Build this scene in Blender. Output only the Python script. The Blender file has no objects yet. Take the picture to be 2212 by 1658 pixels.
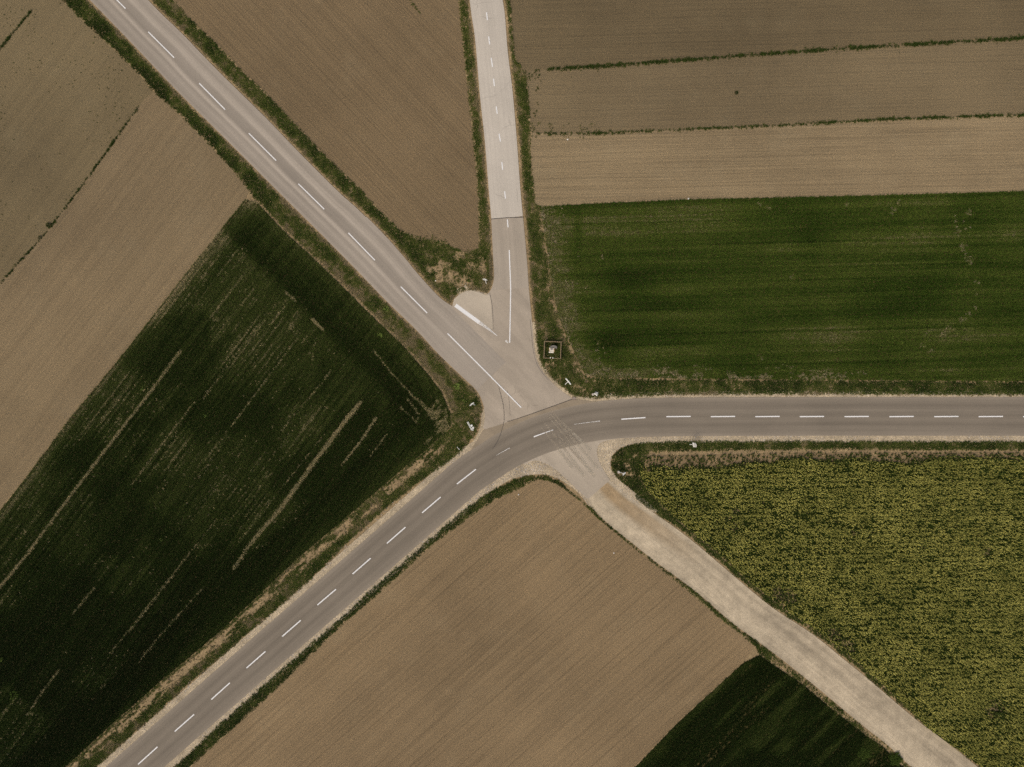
import bpy, bmesh, math, random
import numpy as np
from mathutils import Vector, Matrix

random.seed(7)
RNG = np.random.default_rng(11)
S = bpy.context.scene
C = S.collection

# ------------------------------------------------------------------ camera, sky, sun, exposure
PPM = 13.0                     # survey units (map sheet) per metre
H = 112.0                      # drone height above ground, m
cam = bpy.data.cameras.new('drone_camera')
cam.sensor_width = 36.0
cam.lens = 36.0 * H / (2212 / PPM)
cam.clip_start = 0.5
cam.clip_end = 12000
co = bpy.data.objects.new('drone_camera', cam)
co.location = (0, 0, H)
co.rotation_euler = (0, 0, 0)
C.objects.link(co)
S.camera = co

SUN_EL, SUN_AZ = math.radians(52), math.radians(215)     # compass bearing of the sun (image top = north)
w = bpy.data.worlds.new('World'); S.world = w; w.use_nodes = True
nt = w.node_tree; nt.nodes.clear()
sky = nt.nodes.new('ShaderNodeTexSky'); sky.sky_type = 'NISHITA'; sky.sun_disc = False
sky.sun_elevation = SUN_EL; sky.sun_rotation = SUN_AZ
sky.air_density = 1.0; sky.dust_density = 4.0; sky.ozone_density = 1.0
bg = nt.nodes.new('ShaderNodeBackground'); bg.inputs['Strength'].default_value = 0.10
wo = nt.nodes.new('ShaderNodeOutputWorld')
nt.links.new(sky.outputs[0], bg.inputs[0]); nt.links.new(bg.outputs[0], wo.inputs[0])
sl = bpy.data.lights.new('sun', 'SUN'); sl.energy = 1.15; sl.angle = math.radians(28); sl.color = (1, 0.92, 0.78)
so = bpy.data.objects.new('sun', sl)
sd = Vector((math.sin(SUN_AZ) * math.cos(SUN_EL), math.cos(SUN_AZ) * math.cos(SUN_EL), math.sin(SUN_EL)))
so.rotation_euler = sd.to_track_quat('Z', 'Y').to_euler()
so.location = sd * 400
C.objects.link(so)
S.view_settings.view_transform = 'Standard'; S.view_settings.look = 'None'
S.view_settings.exposure = 0.42; S.view_settings.gamma = 1.0
S.view_settings.use_curve_mapping = False
S.cycles.max_bounces = 5; S.cycles.diffuse_bounces = 2; S.cycles.transparent_max_bounces = 6
S.cycles.use_denoising = False

# ------------------------------------------------------------------ helpers
def W(p, z=0.0):
    return ((p[0] - 1106) / PPM, (829 - p[1]) / PPM, z)

def cr(pts, n=6):
    """open Catmull-Rom through survey points"""
    P = np.array(pts, float)
    Q = np.vstack([2 * P[0] - P[1], P, 2 * P[-1] - P[-2]])
    out = []
    for i in range(1, len(Q) - 2):
        p0, p1, p2, p3 = Q[i - 1], Q[i], Q[i + 1], Q[i + 2]
        for t in np.arange(n) / n:
            out.append(0.5 * ((2 * p1) + (-p0 + p2) * t + (2 * p0 - 5 * p1 + 4 * p2 - p3) * t * t + (-p0 + 3 * p1 - 3 * p2 + p3) * t ** 3))
    out.append(P[-1])
    return [tuple(o) for o in out]

def inpoly(x, y, poly):
    P = np.array(poly); inside = np.zeros(x.shape, bool)
    n = len(P); j = n - 1
    for i in range(n):
        xi, yi = P[i]; xj, yj = P[j]
        if yi != yj:
            c = ((yi > y) != (yj > y)) & (x < (xj - xi) * (y - yi) / (yj - yi) + xi)
            inside ^= c
        j = i
    return inside

def dline(x, y, line):
    """distance of points to a polyline (survey units)"""
    d = np.full(x.shape, 1e9)
    for (ax, ay), (bx, by) in zip(line[:-1], line[1:]):
        vx, vy = bx - ax, by - ay
        L = vx * vx + vy * vy + 1e-9
        t = np.clip(((x - ax) * vx + (y - ay) * vy) / L, 0, 1)
        d = np.minimum(d, np.hypot(x - ax - t * vx, y - ay - t * vy))
    return d

_T = np.random.default_rng(5).random((8, 256, 256))
def vn(x, y, s, seed=0, sy=None):
    """value noise 0..1, feature size s (survey units)"""
    sy = sy or s
    u = x / s + seed * 17.31; v = y / sy + seed * 9.77
    i = np.floor(u).astype(int); j = np.floor(v).astype(int)
    f = u - i; g = v - j
    f = f * f * (3 - 2 * f); g = g * g * (3 - 2 * g)
    T = _T[seed % 8]
    a = T[i % 256, j % 256]; b = T[(i + 1) % 256, j % 256]; c = T[i % 256, (j + 1) % 256]; d = T[(i + 1) % 256, (j + 1) % 256]
    return (a * (1 - f) + b * f) * (1 - g) + (c * (1 - f) + d * f) * g

def fbm(x, y, s, seed=0, sy=None, o=3):
    r = 0; a = 0.5; tot = 0
    for k in range(o):
        r = r + a * vn(x, y, s / 2 ** k, seed + k, (sy or s) / 2 ** k); tot += a; a *= 0.55
    return r / tot

def ss(a, b, x):
    t = np.clip((x - a) / (b - a), 0, 1)
    return t * t * (3 - 2 * t)

def tag(o, label=None, cat=None, group=None, kind=None):
    if label: o['label'] = label
    if cat: o['category'] = cat
    if group: o['group'] = group
    if kind: o['kind'] = kind
    return o

def mesh_obj(name, me, mat, parent=None):
    o = bpy.data.objects.new(name, me); C.objects.link(o)
    if mat and not me.materials: me.materials.append(mat)
    if parent: o.parent = parent
    return o

def sheet(name, poly, z, mat, parent=None, cut=0):
    bm = bmesh.new()
    vs = [bm.verts.new(W(p, z)) for p in poly]
    f = bm.faces.new(vs)
    f.normal_update()
    if f.normal.z < 0: f.normal_flip()
    bmesh.ops.triangulate(bm, faces=bm.faces[:], ngon_method='EAR_CLIP')
    me = bpy.data.meshes.new(name); bm.to_mesh(me); bm.free()
    return mesh_obj(name, me, mat, parent)

def ribbon(name, line, hw_l, hw_r, z, mat, parent=None, crown=0.0, edge=0.0):
    """lofted strip along a centre line with UV (u 0..1 left to right, v metres along); thin kerb-like skirts at the sides"""
    P = np.array(line, float)
    T = np.gradient(P, axis=0); T /= np.linalg.norm(T, axis=1)[:, None]
    Nn = np.stack([-T[:, 1], T[:, 0]], 1)          # points right of travel in map coords (y down)
    L = np.concatenate([[0], np.cumsum(np.linalg.norm(np.diff(P, axis=0), axis=1))]) / PPM
    hl = np.broadcast_to(np.array(hw_l, float), (len(P),)); hr = np.broadcast_to(np.array(hw_r, float), (len(P),))
    us = np.linspace(0, 1, 9)
    bm = bmesh.new(); uvl = bm.loops.layers.uv.new('UVMap')
    rows = []
    for i in range(len(P)):
        row = []
        for u in us:
            off = -hl[i] + (hl[i] + hr[i]) * u
            q = P[i] + Nn[i] * off
            row.append((bm.verts.new(W(q, z + crown * (1 - (2 * u - 1) ** 2))), u, L[i]))
        if edge:
            a = bm.verts.new((row[0][0].co.x, row[0][0].co.y, z - edge)); b = bm.verts.new((row[-1][0].co.x, row[-1][0].co.y, z - edge))
            row = [(a, 0, L[i])] + row + [(b, 1, L[i])]
        rows.append(row)
    for r0, r1 in zip(rows[:-1], rows[1:]):
        for k in range(len(r0) - 1):
            q = [r0[k], r0[k + 1], r1[k + 1], r1[k]]
            f = bm.faces.new([t[0] for t in q])
            for lp, t in zip(f.loops, q): lp[uvl].uv = (t[1], t[2])
    bmesh.ops.recalc_face_normals(bm, faces=bm.faces[:])
    if sum(f.normal.z for f in bm.faces) < 0: bmesh.ops.reverse_faces(bm, faces=bm.faces[:])
    me = bpy.data.meshes.new(name); bm.to_mesh(me); bm.free()
    return mesh_obj(name, me, mat, parent)

# ------------------------------------------------------------------ materials
R_J = math.radians(-48)
R_NW = math.atan2(-1.007, 1)          # NW road direction in world (x right, y up)
R_ROW_W = math.atan2(340, 260)        # drill rows of the western crop
R_S = math.atan2(602, 687)            # rows of the southern field (along the SW road)
R_E = math.atan2(18, 749)
R_N = math.atan2(-1.05, 1)

class G:
    def __init__(s, name):
        s.m = bpy.data.materials.new(name); s.m.use_nodes = True
        s.t = s.m.node_tree; s.b = s.t.nodes['Principled BSDF']
        s.b.inputs['Specular IOR Level'].default_value = 0.15
        s.b.inputs['Roughness'].default_value = 0.9
    def n(s, ty, **kw):
        nd = s.t.nodes.new(ty)
        for k, v in kw.items(): setattr(nd, k, v)
        return nd
    def l(s, a, b): s.t.links.new(a, b)
    def pos(s): 
        return s.n('ShaderNodeNewGeometry').outputs['Position']
    def mapped(s, scale, rot=0.0):
        """world position rotated by rot (rows run along x after it), scaled per axis"""
        m = s.n('ShaderNodeMapping'); m.vector_type = 'POINT'
        r = s.n('ShaderNodeVectorRotate'); r.rotation_type = 'Z_AXIS'; r.inputs['Angle'].default_value = -rot
        s.l(s.pos(), r.inputs['Vector']); s.l(r.outputs[0], m.inputs['Vector'])
        m.inputs['Scale'].default_value = scale
        return m.outputs[0]
    def noise(s, vec, scale, detail=3.0, rough=0.55):
        nd = s.n('ShaderNodeTexNoise'); s.l(vec, nd.inputs['Vector'])
        nd.inputs['Scale'].default_value = scale; nd.inputs['Detail'].default_value = detail; nd.inputs['Roughness'].default_value = rough
        return nd.outputs['Fac']
    def ramp(s, fac, stops, interp='LINEAR'):
        r = s.n('ShaderNodeValToRGB'); s.l(fac, r.inputs[0]); e = r.color_ramp; e.interpolation = interp
        while len(e.elements) > 1: e.elements.remove(e.elements[0])
        for i, (p, c) in enumerate(stops):
            c = (c, c, c, 1) if isinstance(c, (int, float)) else (*c, 1)
            el = e.elements[0] if i == 0 else e.elements.new(p)
            el.position = p; el.color = c
        return r.outputs['Color']
    def mix(s, fac, a, b, mode='MIX'):
        nd = s.n('ShaderNodeMix', data_type='RGBA', blend_type=mode)
        for k, v in ((0, fac), (6, a), (7, b)):
            if hasattr(v, 'is_linked'): s.l(v, nd.inputs[k])
            elif isinstance(v, (int, float)): nd.inputs[k].default_value = v if k == 0 else (v, v, v, 1)
            else: nd.inputs[k].default_value = (*v, 1)
        return nd.outputs[2]
    def math(s, op, a, b=0.0, clamp=False):
        nd = s.n('ShaderNodeMath', operation=op); nd.use_clamp = clamp
        for k, v in ((0, a), (1, b)):
            if hasattr(v, 'is_linked'): s.l(v, nd.inputs[k])
            else: nd.inputs[k].default_value = v
        return nd.outputs[0]
    def bump(s, h, strength=0.5, dist=0.05):
        nd = s.n('ShaderNodeBump'); nd.inputs['Strength'].default_value = strength; nd.inputs['Distance'].default_value = dist
        s.l(h, nd.inputs['Height']); s.l(nd.outputs[0], s.b.inputs['Normal'])
    def col(s, c): s.l(c, s.b.inputs['Base Color'])

def lin(r, g, b):
    f = lambda v: ((v / 255 + 0.055) / 1.055) ** 2.4 if v > 10 else v / 255 / 12.92
    return (f(r), f(g), f(b) * 0.94)
def sc(c, k): return tuple(v * k for v in c)

def soil(name, c, rot, furrow=0.10, lines=0.12, spacing=1.9, drill=0.10):
    """harrowed soil: clod speckle, broad moisture patches, drill lines along rot"""
    g = G(name); p = g.pos()
    base = g.mix(g.ramp(g.noise(p, 0.030, 4, 0.6), [(0.34, 0), (0.66, 1)]), sc(c, 0.86), sc(c, 1.14))
    base = g.mix(g.math('MULTIPLY', g.ramp(g.noise(p, 0.16, 4, 0.65), [(0.52, 0), (0.72, 1)]), 0.35), base, sc((c[0] * 0.96, c[1] * 1.0, c[2] * 1.05), 1.22))
    st = g.noise(g.mapped((0.012, 0.9, 1), rot), 1.0, 4, 0.65)              # long streaks
    base = g.mix(1.0, base, g.ramp(st, [(0.30, 1 - lines), (0.5, 1.0), (0.70, 1 + lines * 0.7)]), 'MULTIPLY')
    st2 = g.noise(g.mapped((0.05, 3.2, 1), rot), 1.0, 2, 0.5)
    base = g.mix(1.0, base, g.ramp(st2, [(0.34, 1 - furrow * 1.3), (0.46, 1.0), (0.75, 1 + furrow * 0.4)]), 'MULTIPLY')
    wv = g.n('ShaderNodeTexWave', wave_type='BANDS', bands_direction='Y', wave_profile='SIN')
    g.l(g.mapped((0.25, 1, 1), rot), wv.inputs['Vector']); wv.inputs['Scale'].default_value = 6.283 / (20 * spacing) * 2; wv.inputs['Distortion'].default_value = 1.6
    wv.inputs['Detail'].default_value = 2.0; wv.inputs['Detail Scale'].default_value = 0.35
    on = g.ramp(g.noise(g.mapped((0.02, 0.35, 1), rot), 1.0, 3), [(0.40, 0), (0.62, 1)])
    dl = g.math('MULTIPLY', g.ramp(wv.outputs['Fac'], [(0.82, 0), (0.97, 1)]), on)
    base = g.mix(g.math('MULTIPLY', dl, drill), base, sc(c, 0.30))
    fine = g.noise(p, 5.5, 4, 0.75)
    base = g.mix(1.0, base, g.ramp(fine, [(0.28, 0.70), (0.5, 1.0), (0.72, 1.30)]), 'MULTIPLY')
    sp = g.ramp(g.noise(p, 9.0, 1), [(0.735, 0), (0.77, 1)])
    base = g.mix(g.math('MULTIPLY', sp, 0.35), base, sc(c, 2.0))
    g.col(base)
    g.bump(g.math('ADD', fine, g.math('MULTIPLY', st2, 1.2)), 0.9, 0.10)
    return g.m

def gravel(name, c, rot=None):
    g = G(name); p = g.pos()
    v = g.n('ShaderNodeTexVoronoi'); g.l(p, v.inputs['Vector']); v.inputs['Scale'].default_value = 7.0
    base = g.mix(g.ramp(g.noise(p, 0.35, 4, 0.6), [(0.32, 0), (0.68, 1)]), sc(c, 0.74), sc(c, 1.16))
    base = g.mix(1.0, base, g.ramp(v.outputs['Color'], [(0.0, 0.72), (0.6, 1.0), (1.0, 1.35)]), 'MULTIPLY')
    base = g.mix(1.0, base, g.ramp(g.noise(p, 4.0, 4, 0.8), [(0.3, 0.75), (0.7, 1.25)]), 'MULTIPLY')
    g.col(base); g.bump(v.outputs['Distance'], 0.8, 0.04)
    return g.m

def asphalt(name, c, stops, fade=None, crack=0.0):
    """worn asphalt; stops = tone across the carriageway (u), None for no tracks"""
    g = G(name); p = g.pos()
    base = g.mix(g.ramp(g.noise(p, 0.09, 4, 0.6), [(0.3, 0), (0.7, 1)]), sc(c, 0.93), sc(c, 1.07))
    if stops:
        uv = g.n('ShaderNodeUVMap'); sx = g.n('ShaderNodeSeparateXYZ'); g.l(uv.outputs[0], sx.inputs[0])
        wob = g.math('MULTIPLY', g.math('SUBTRACT', g.noise(p, 0.12, 2), 0.5), 0.05)
        amt = 1.0
        if fade:      # wheel tracks fan out and fade into the junction
            mr = g.n('ShaderNodeMapRange'); g.l(sx.outputs[1], mr.inputs['Value'])
            for k_, v_ in (('From Min', fade[0]), ('From Max', fade[1]), ('To Min', 1.0), ('To Max', 0.0)): mr.inputs[k_].default_value = v_
            amt = mr.outputs[0]
        base = g.mix(amt, base, g.ramp(g.math('ADD', sx.outputs[0], wob), stops, 'EASE'), 'MULTIPLY')
        cv = g.n('ShaderNodeCombineXYZ'); g.l(g.math('MULTIPLY', sx.outputs[0], 22.0), cv.inputs[0]); g.l(g.math('MULTIPLY', sx.outputs[1], 0.035), cv.inputs[1])
        base = g.mix(1.0, base, g.ramp(g.noise(cv.outputs[0], 1.0, 4, 0.6), [(0.3, 0.92), (0.7, 1.07)]), 'MULTIPLY')
    fine = g.noise(p, 7.0, 4, 0.85)
    base = g.mix(1.0, base, g.ramp(fine, [(0.25, 0.80), (0.75, 1.20)]), 'MULTIPLY')
    if not stops:
        base = g.mix(1.0, base, g.ramp(g.noise(g.mapped((0.10, 0.42, 1), R_J), 1.0, 4, 0.6), [(0.32, 0.86), (0.68, 1.12)]), 'MULTIPLY')
    if crack:
        v = g.n('ShaderNodeTexVoronoi', feature='DISTANCE_TO_EDGE'); 
        dv = g.n('ShaderNodeVectorMath', operation='ADD'); nz = g.n('ShaderNodeTexNoise'); g.l(p, nz.inputs['Vector']); nz.inputs['Scale'].default_value = 0.9
        g.l(p, dv.inputs[0]); g.l(nz.outputs['Color'], dv.inputs[1]); g.l(dv.outputs[0], v.inputs['Vector']); v.inputs['Scale'].default_value = 0.22
        m = g.ramp(g.noise(p, 0.15, 2), [(0.52, 0), (0.60, 1)])
        ck = g.math('MULTIPLY', g.ramp(v.outputs['Distance'], [(0.0, 1), (0.018, 0)]), m)
        base = g.mix(g.math('MULTIPLY', ck, crack), base, sc(c, 0.45))
    g.col(base); g.bump(fine, 0.35, 0.012)
    return g.m

def plain(name, c, rough=0.6, var=0.12, scale=6.0, spec=0.3):
    g = G(name); p = g.n('ShaderNodeTexCoord').outputs['Object']
    g.col(g.mix(1.0, c, g.ramp(g.noise(p, scale, 4, 0.7), [(0.3, 1 - var), (0.7, 1 + var)]), 'MULTIPLY'))
    g.b.inputs['Roughness'].default_value = rough; g.b.inputs['Specular IOR Level'].default_value = spec
    return g.m

def leaf(name, stops, rough=0.75, transl=0.12, spec=0.08):
    """leaf colour driven by a per-plant value (age, dryness, painted tramline shade) stored on every scattered plant"""
    g = G(name)
    a = g.n('ShaderNodeAttribute', attribute_type='INSTANCER', attribute_name='tint')
    r = g.n('ShaderNodeObjectInfo').outputs['Random']
    f = g.math('ADD', a.outputs['Fac'], g.math('MULTIPLY', g.math('SUBTRACT', r, 0.5), 0.22), True)
    c = g.ramp(f, stops)
    g.col(c); g.b.inputs['Roughness'].default_value = rough; g.b.inputs['Specular IOR Level'].default_value = spec
    tr = g.n('ShaderNodeBsdfTranslucent'); g.l(c, tr.inputs[0])
    mx = g.n('ShaderNodeMixShader'); mx.inputs[0].default_value = transl
    out = g.t.nodes['Material Output']
    g.l(g.b.outputs[0], mx.inputs[1]); g.l(tr.outputs[0], mx.inputs[2]); g.l(mx.outputs[0], out.inputs['Surface'])
    return g.m

def worn_paint(name, c, wear, soft=0.06, top=1.0, ns=11.0):
    g = G(name); p = g.pos()
    n1 = g.noise(p, 6.0, 4, 0.8)
    g.col(g.mix(1.0, c, g.ramp(n1, [(0.3, 0.86), (0.7, 1.05)]), 'MULTIPLY'))
    g.b.inputs['Roughness'].default_value = 0.6
    tp = g.n('ShaderNodeBsdfTransparent'); mx = g.n('ShaderNodeMixShader')
    k = g.ramp(g.noise(p, ns, 3, 0.7), [(max(0, wear - soft), 0), (wear + soft, top)])
    out = g.t.nodes['Material Output']
    g.l(k, mx.inputs[0]); g.l(tp.outputs[0], mx.inputs[1]); g.l(g.b.outputs[0], mx.inputs[2]); g.l(mx.outputs[0], out.inputs['Surface'])
    return g.m


M = {}
M['ground'] = gravel('verge_earth', lin(148, 126, 94))
M['soil_far'] = soil('soil_northwest', lin(113, 98, 72), R_ROW_W, 0.05, 0.09, 1.9, 0.05)
M['soil_nw'] = soil('soil_west', lin(124, 106, 80), R_ROW_W, 0.05, 0.13, 3.0, 0.05)
M['soil_n'] = soil('soil_north', lin(120, 101, 75), R_N, 0.05, 0.08, 1.9, 0.05)
M['soil_ne1'] = soil('soil_northeast_dark', lin(106, 91, 67), R_E, 0.05, 0.08, 1.9, 0.05)
M['soil_ne2'] = soil('soil_northeast', lin(116, 100, 75), R_E, 0.04, 0.06, 1.9, 0.04)
M['soil_ne3'] = soil('soil_northeast_pale', lin(137, 118, 90), R_E, 0.10, 0.14, 1.4, 0.10)
M['soil_s'] = soil('soil_south', lin(131, 110, 82), R_S, 0.13, 0.10, 2.0, 0.17)
M['soil_rape'] = gravel('soil_rape', lin(136, 115, 86))
M['soil_wheat'] = gravel('soil_wheat', lin(66, 56, 34))
M['soil_wheat_e'] = gravel('soil_wheat_east', lin(72, 64, 34))
M['shoulder'] = gravel('gravel_shoulder', lin(176, 158, 132))
M['track'] = None
A_COL = lin(163, 149, 133)
M['nw'] = asphalt('asphalt_old', lin(155, 143, 130),
    [(0.0, 1.06), (0.08, 1.02), (0.15, 0.92), (0.24, 1.10), (0.31, 1.20), (0.39, 0.86), (0.55, 0.80), (0.64, 1.20), (0.71, 0.90), (0.80, 1.0), (0.92, 0.84), (1.0, 1.05)], fade=(98, 116), crack=0.0)
M['junction'] = asphalt('asphalt_junction', A_COL, None, crack=0.35)
M['n_old'] = asphalt('asphalt_north_stub', lin(162, 149, 134), [(0, 1.02), (0.25, 0.95), (0.5, 1.03), (0.75, 0.95), (1, 1.03)], crack=0.2)
M['n_pale'] = asphalt('concrete_pale', lin(187, 176, 163), [(0, 0.97), (0.3, 1.0), (0.5, 0.96), (0.8, 1.02), (1, 1.0)], crack=0.5)
M['main'] = asphalt('asphalt_main', lin(123, 112, 99),
    [(0.0, 1.34), (0.06, 1.16), (0.13, 1.02), (0.22, 0.90), (0.34, 1.06), (0.46, 0.92), (0.58, 1.05), (0.70, 0.90), (0.80, 1.02), (0.88, 1.04), (0.94, 1.14), (1.0, 1.30)], crack=0.0)
M['main_flat'] = asphalt('asphalt_main_apron', lin(142, 127, 108), None, crack=0.3)
M['tip'] = asphalt('dusty_apron', lin(178, 164, 146), None, crack=0.0)
M['branch'] = asphalt('asphalt_branch', lin(168, 154, 137), None, crack=0.0)
M['paint'] = worn_paint('road_paint', (0.76, 0.73, 0.67), 0.28)
M['paint_worn'] = worn_paint('road_paint_worn', (0.74, 0.70, 0.62), 0.47)
M['dust'] = worn_paint('road_dust', lin(170, 156, 137), 0.50, 0.25, 0.75, 3.0)
M['dust_pale'] = worn_paint('road_dust_pale', lin(188, 175, 156), 0.50, 0.25, 0.75, 3.0)
M['tar'] = worn_paint('tar_seam', (0.09, 0.075, 0.06), 0.38)
M['skid'] = worn_paint('tyre_rubber', (0.10, 0.085, 0.07), 0.47)

def track_mat():
    g = G('gravel_track'); p = g.pos(); c = lin(170, 154, 131)
    base = g.mix(g.ramp(g.noise(p, 0.10, 4, 0.6), [(0.3, 0), (0.7, 1)]), sc(c, 0.88), sc(c, 1.10))
    uv = g.n('ShaderNodeUVMap'); sx = g.n('ShaderNodeSeparateXYZ'); g.l(uv.outputs[0], sx.inputs[0])
    wob = g.math('MULTIPLY', g.math('SUBTRACT', g.noise(p, 0.10, 3), 0.5), 0.16)
    base = g.mix(1.0, base, g.ramp(g.math('ADD', sx.outputs[0], wob), [(0, 0.95), (0.15, 1.12), (0.35, 1.12), (0.5, 1.0), (0.62, 0.86), (0.75, 1.03), (0.86, 0.90), (1, 1.05)], 'EASE'), 'MULTIPLY')
    cv = g.n('ShaderNodeCombineXYZ'); g.l(g.math('MULTIPLY', sx.outputs[0], 18.0), cv.inputs[0]); g.l(g.math('MULTIPLY', sx.outputs[1], 0.06), cv.inputs[1])
    base = g.mix(1.0, base, g.ramp(g.noise(cv.outputs[0], 1.0, 4, 0.6), [(0.3, 0.88), (0.7, 1.10)]), 'MULTIPLY')
    mr = g.n('ShaderNodeMapRange'); g.l(sx.outputs[1], mr.inputs['Value'])
    for k_, v_ in (('From Min', 2.0), ('From Max', 20.0), ('To Min', 0.75), ('To Max', 0.0)): mr.inputs[k_].default_value = v_
    damp = g.math('MULTIPLY', mr.outputs[0], g.ramp(g.math('ADD', sx.outputs[0], wob), [(0.42, 0), (0.60, 1), (0.84, 1), (0.92, 0)]))
    base = g.mix(damp, base, lin(150, 124, 90))
    base = g.mix(1.0, base, g.ramp(g.noise(p, 0.55, 5, 0.7), [(0.32, 0.80), (0.5, 1.0), (0.68, 1.18)]), 'MULTIPLY')
    fine = g.noise(p, 5.0, 5, 0.85)
    base = g.mix(1.0, base, g.ramp(fine, [(0.25, 0.66), (0.75, 1.34)]), 'MULTIPLY')
    g.col(base); g.bump(fine, 0.7, 0.03)
    return g.m
M['track'] = track_mat()

# ------------------------------------------------------------------ survey lines (map-sheet units, 13 = 1 m)
OUT = 330                                                  # how far things go on outside the picture
NW_L = cr([(-90, -290), (193, 0), (288, 98), (383, 198), (481, 295), (555, 369), (630, 444), (745, 558), (833, 649), (898, 712), (948, 766), (999, 815), (1030, 845), (1043, 872), (1047, 900), (1043, 925), (1030, 952), (1003, 983), (969, 1010), (908, 1053), (840, 1108), (749, 1189), (679, 1259), (574, 1351), (438, 1466), (333, 1560), (224, 1657), (-130, 1967)])
NW_R = cr([(30, -310), (320, 0), (389, 68), (474, 156), (572, 252), (643, 326), (732, 415), (776, 454), (826, 503), (874, 557), (894, 582), (921, 613), (952, 645), (977, 662)])
N_L = cr([(978, -320), (1014, 0), (1026, 85), (1036, 203), (1047, 305), (1055, 406), (1061, 474), (1065, 555), (1067, 598), (1063, 620), (1056, 633)])
N_R = cr([(1036, -320), (1086, 0), (1091, 34), (1097, 112), (1108, 203), (1118, 322), (1124, 406), (1131, 481), (1138, 560), (1143, 632), (1148, 683), (1152, 730), (1156, 764), (1166, 793), (1186, 820), (1213, 845), (1238, 862)])
TIP = cr([(1056, 633), (1048, 638), (1036, 632), (1022, 631), (1002, 633), (990, 641), (981, 648), (977, 662)])
E_TOP = cr([(1238, 862), (1280, 867), (1375, 862), (1480, 859), (1800, 858), (2212, 860), (2600, 860)])
E_BOT = cr([(2600, 942), (2212, 942), (1700, 942), (1480, 942), (1375, 946), (1328, 949), (1300, 956), (1290, 968), (1290, 984), (1296, 1002), (1307, 1021), (1317, 1038)])
SW_R = cr([(1270, 1079), (1260, 1071), (1223, 1035), (1192, 1009), (1162, 996), (1138, 1001), (1087, 1031), (1030, 1065), (980, 1105), (935, 1144), (834, 1230), (749, 1308), (679, 1370), (577, 1459), (476, 1547), (360, 1657), (20, 1967)])
MAIN = cr([(-131, 2027), (95, 1829), (320, 1632), (550, 1430), (780, 1229), (930, 1098), (1007, 1031), (1060, 995), (1101, 970), (1173, 938), (1262, 915), (1342, 905), (1463, 901), (1800, 900), (2212, 900), (2600, 900)], 8)
SEAM = [(1238, 862), (1222, 868), (1172, 886), (1138, 898), (1108, 908), (1080, 918), (1047, 928)]
TR_L = cr([(1270, 1079), (1278, 1096), (1309, 1128), (1360, 1169), (1411, 1210), (1463, 1248), (1514, 1287), (1582, 1346), (1633, 1383), (1684, 1421), (1769, 1489), (1854, 1560), (1922, 1614), (1966, 1655), (2250, 1905)])
TR_R = cr([(1317, 1038), (1362, 1074), (1409, 1106), (1463, 1144), (1514, 1184), (1582, 1242), (1667, 1312), (1752, 1368), (1816, 1419), (1888, 1478), (1973, 1550), (2041, 1601), (2109, 1655), (2390, 1890)])

# field outlines
V_NWL = [(-170, -290), (134, 0), (169, 37), (217, 81), (257, 119), (298, 159), (332, 200), (383, 244), (440, 301), (501, 366), (538, 413)]  # soil / left verge of NW road
LINE1 = [(300, 232), (270, 272), (230, 330), (180, 398), (130, 465), (90, 515), (44, 565), (0, 615), (-250, 930)]
SOIL_FAR = [(-OUT, -290)] + V_NWL[:7] + [(338, 206)] + LINE1 + [(-OUT, 950)]
SOIL_NW = LINE1[::-1] + [(312, 215)] + V_NWL[6:] + [(525, 444), (433, 550), (271, 757), (149, 906), (68, 1015), (0, 1100), (-280, 1450), (-OUT, 1450)]
WH_W = [(530, 432), (553, 436), (610, 497), (677, 559), (732, 612), (799, 679), (867, 744), (921, 805), (955, 849), (972, 893), (974, 922), (921, 972), (867, 1016), (776, 1094), (645, 1205), (476, 1364), (340, 1478), (238, 1568), (149, 1650), (-120, 1890), (-OUT, 1890), (-OUT, 1510), (-280, 1450), (0, 1104), (68, 1017), (149, 908), (271, 759), (433, 552)]
SOIL_N = [(80, -300), (376, 0), (406, 37), (471, 98), (522, 152), (576, 203), (644, 274), (732, 366), (776, 406), (826, 461), (867, 498), (901, 512), (952, 520), (1003, 545), (1034, 538), (1034, 474), (1030, 389), (1020, 288), (1007, 169), (990, 0), (955, -300)]
WE_TOP = [(1165, 447), (1300, 440), (1480, 432), (1850, 424), (2212, 414), (2600, 404)]
H2 = [(1150, 153), (1185, 151), (1300, 144), (1463, 132), (1640, 119), (1802, 107), (2010, 95), (2212, 83), (2600, 60)]
H3 = [(1148, 287), (1230, 290), (1307, 288), (1480, 281), (1700, 271), (1800, 265), (1903, 259), (2212, 249), (2600, 238)]
NE_L = [(1060, -300), (1102, 0), (1111, 119), (1136, 166)]
SOIL_NE1 = NE_L + H2 + [(2600, -300)]
SOIL_NE2 = [(1136, 160)] + H2 + H3[::-1] + [(1143, 237)]
SOIL_NE3 = H3 + WE_TOP[::-1] + [(1155, 440), (1147, 339)]
WH_E = WE_TOP + [(2600, 828), (2212, 824), (1463, 818), (1290, 816), (1262, 808), (1240, 760), (1222, 722), (1206, 683), (1190, 600), (1176, 500)]
RAPE = [(1378, 985), (1463, 984), (1734, 978), (2212, 978), (2600, 978), (2600, 1960), (2460, 1950), (2118, 1655), (2007, 1575), (1939, 1508), (1854, 1432), (1770, 1366), (1700, 1318), (1626, 1262), (1548, 1192), (1463, 1122), (1400, 1062), (1382, 1030)]
SOIL_S = [(1160, 1036), (1138, 1048), (1070, 1080), (1036, 1103), (935, 1177), (834, 1269), (732, 1357), (577, 1508), (414, 1655), (60, 1975), (1080, 1975), (1370, 1657), (1463, 1560), (1609, 1427), (1630, 1396), (1548, 1331), (1480, 1272), (1377, 1190), (1289, 1118), (1256, 1084), (1206, 1048), (1182, 1038)]
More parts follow.
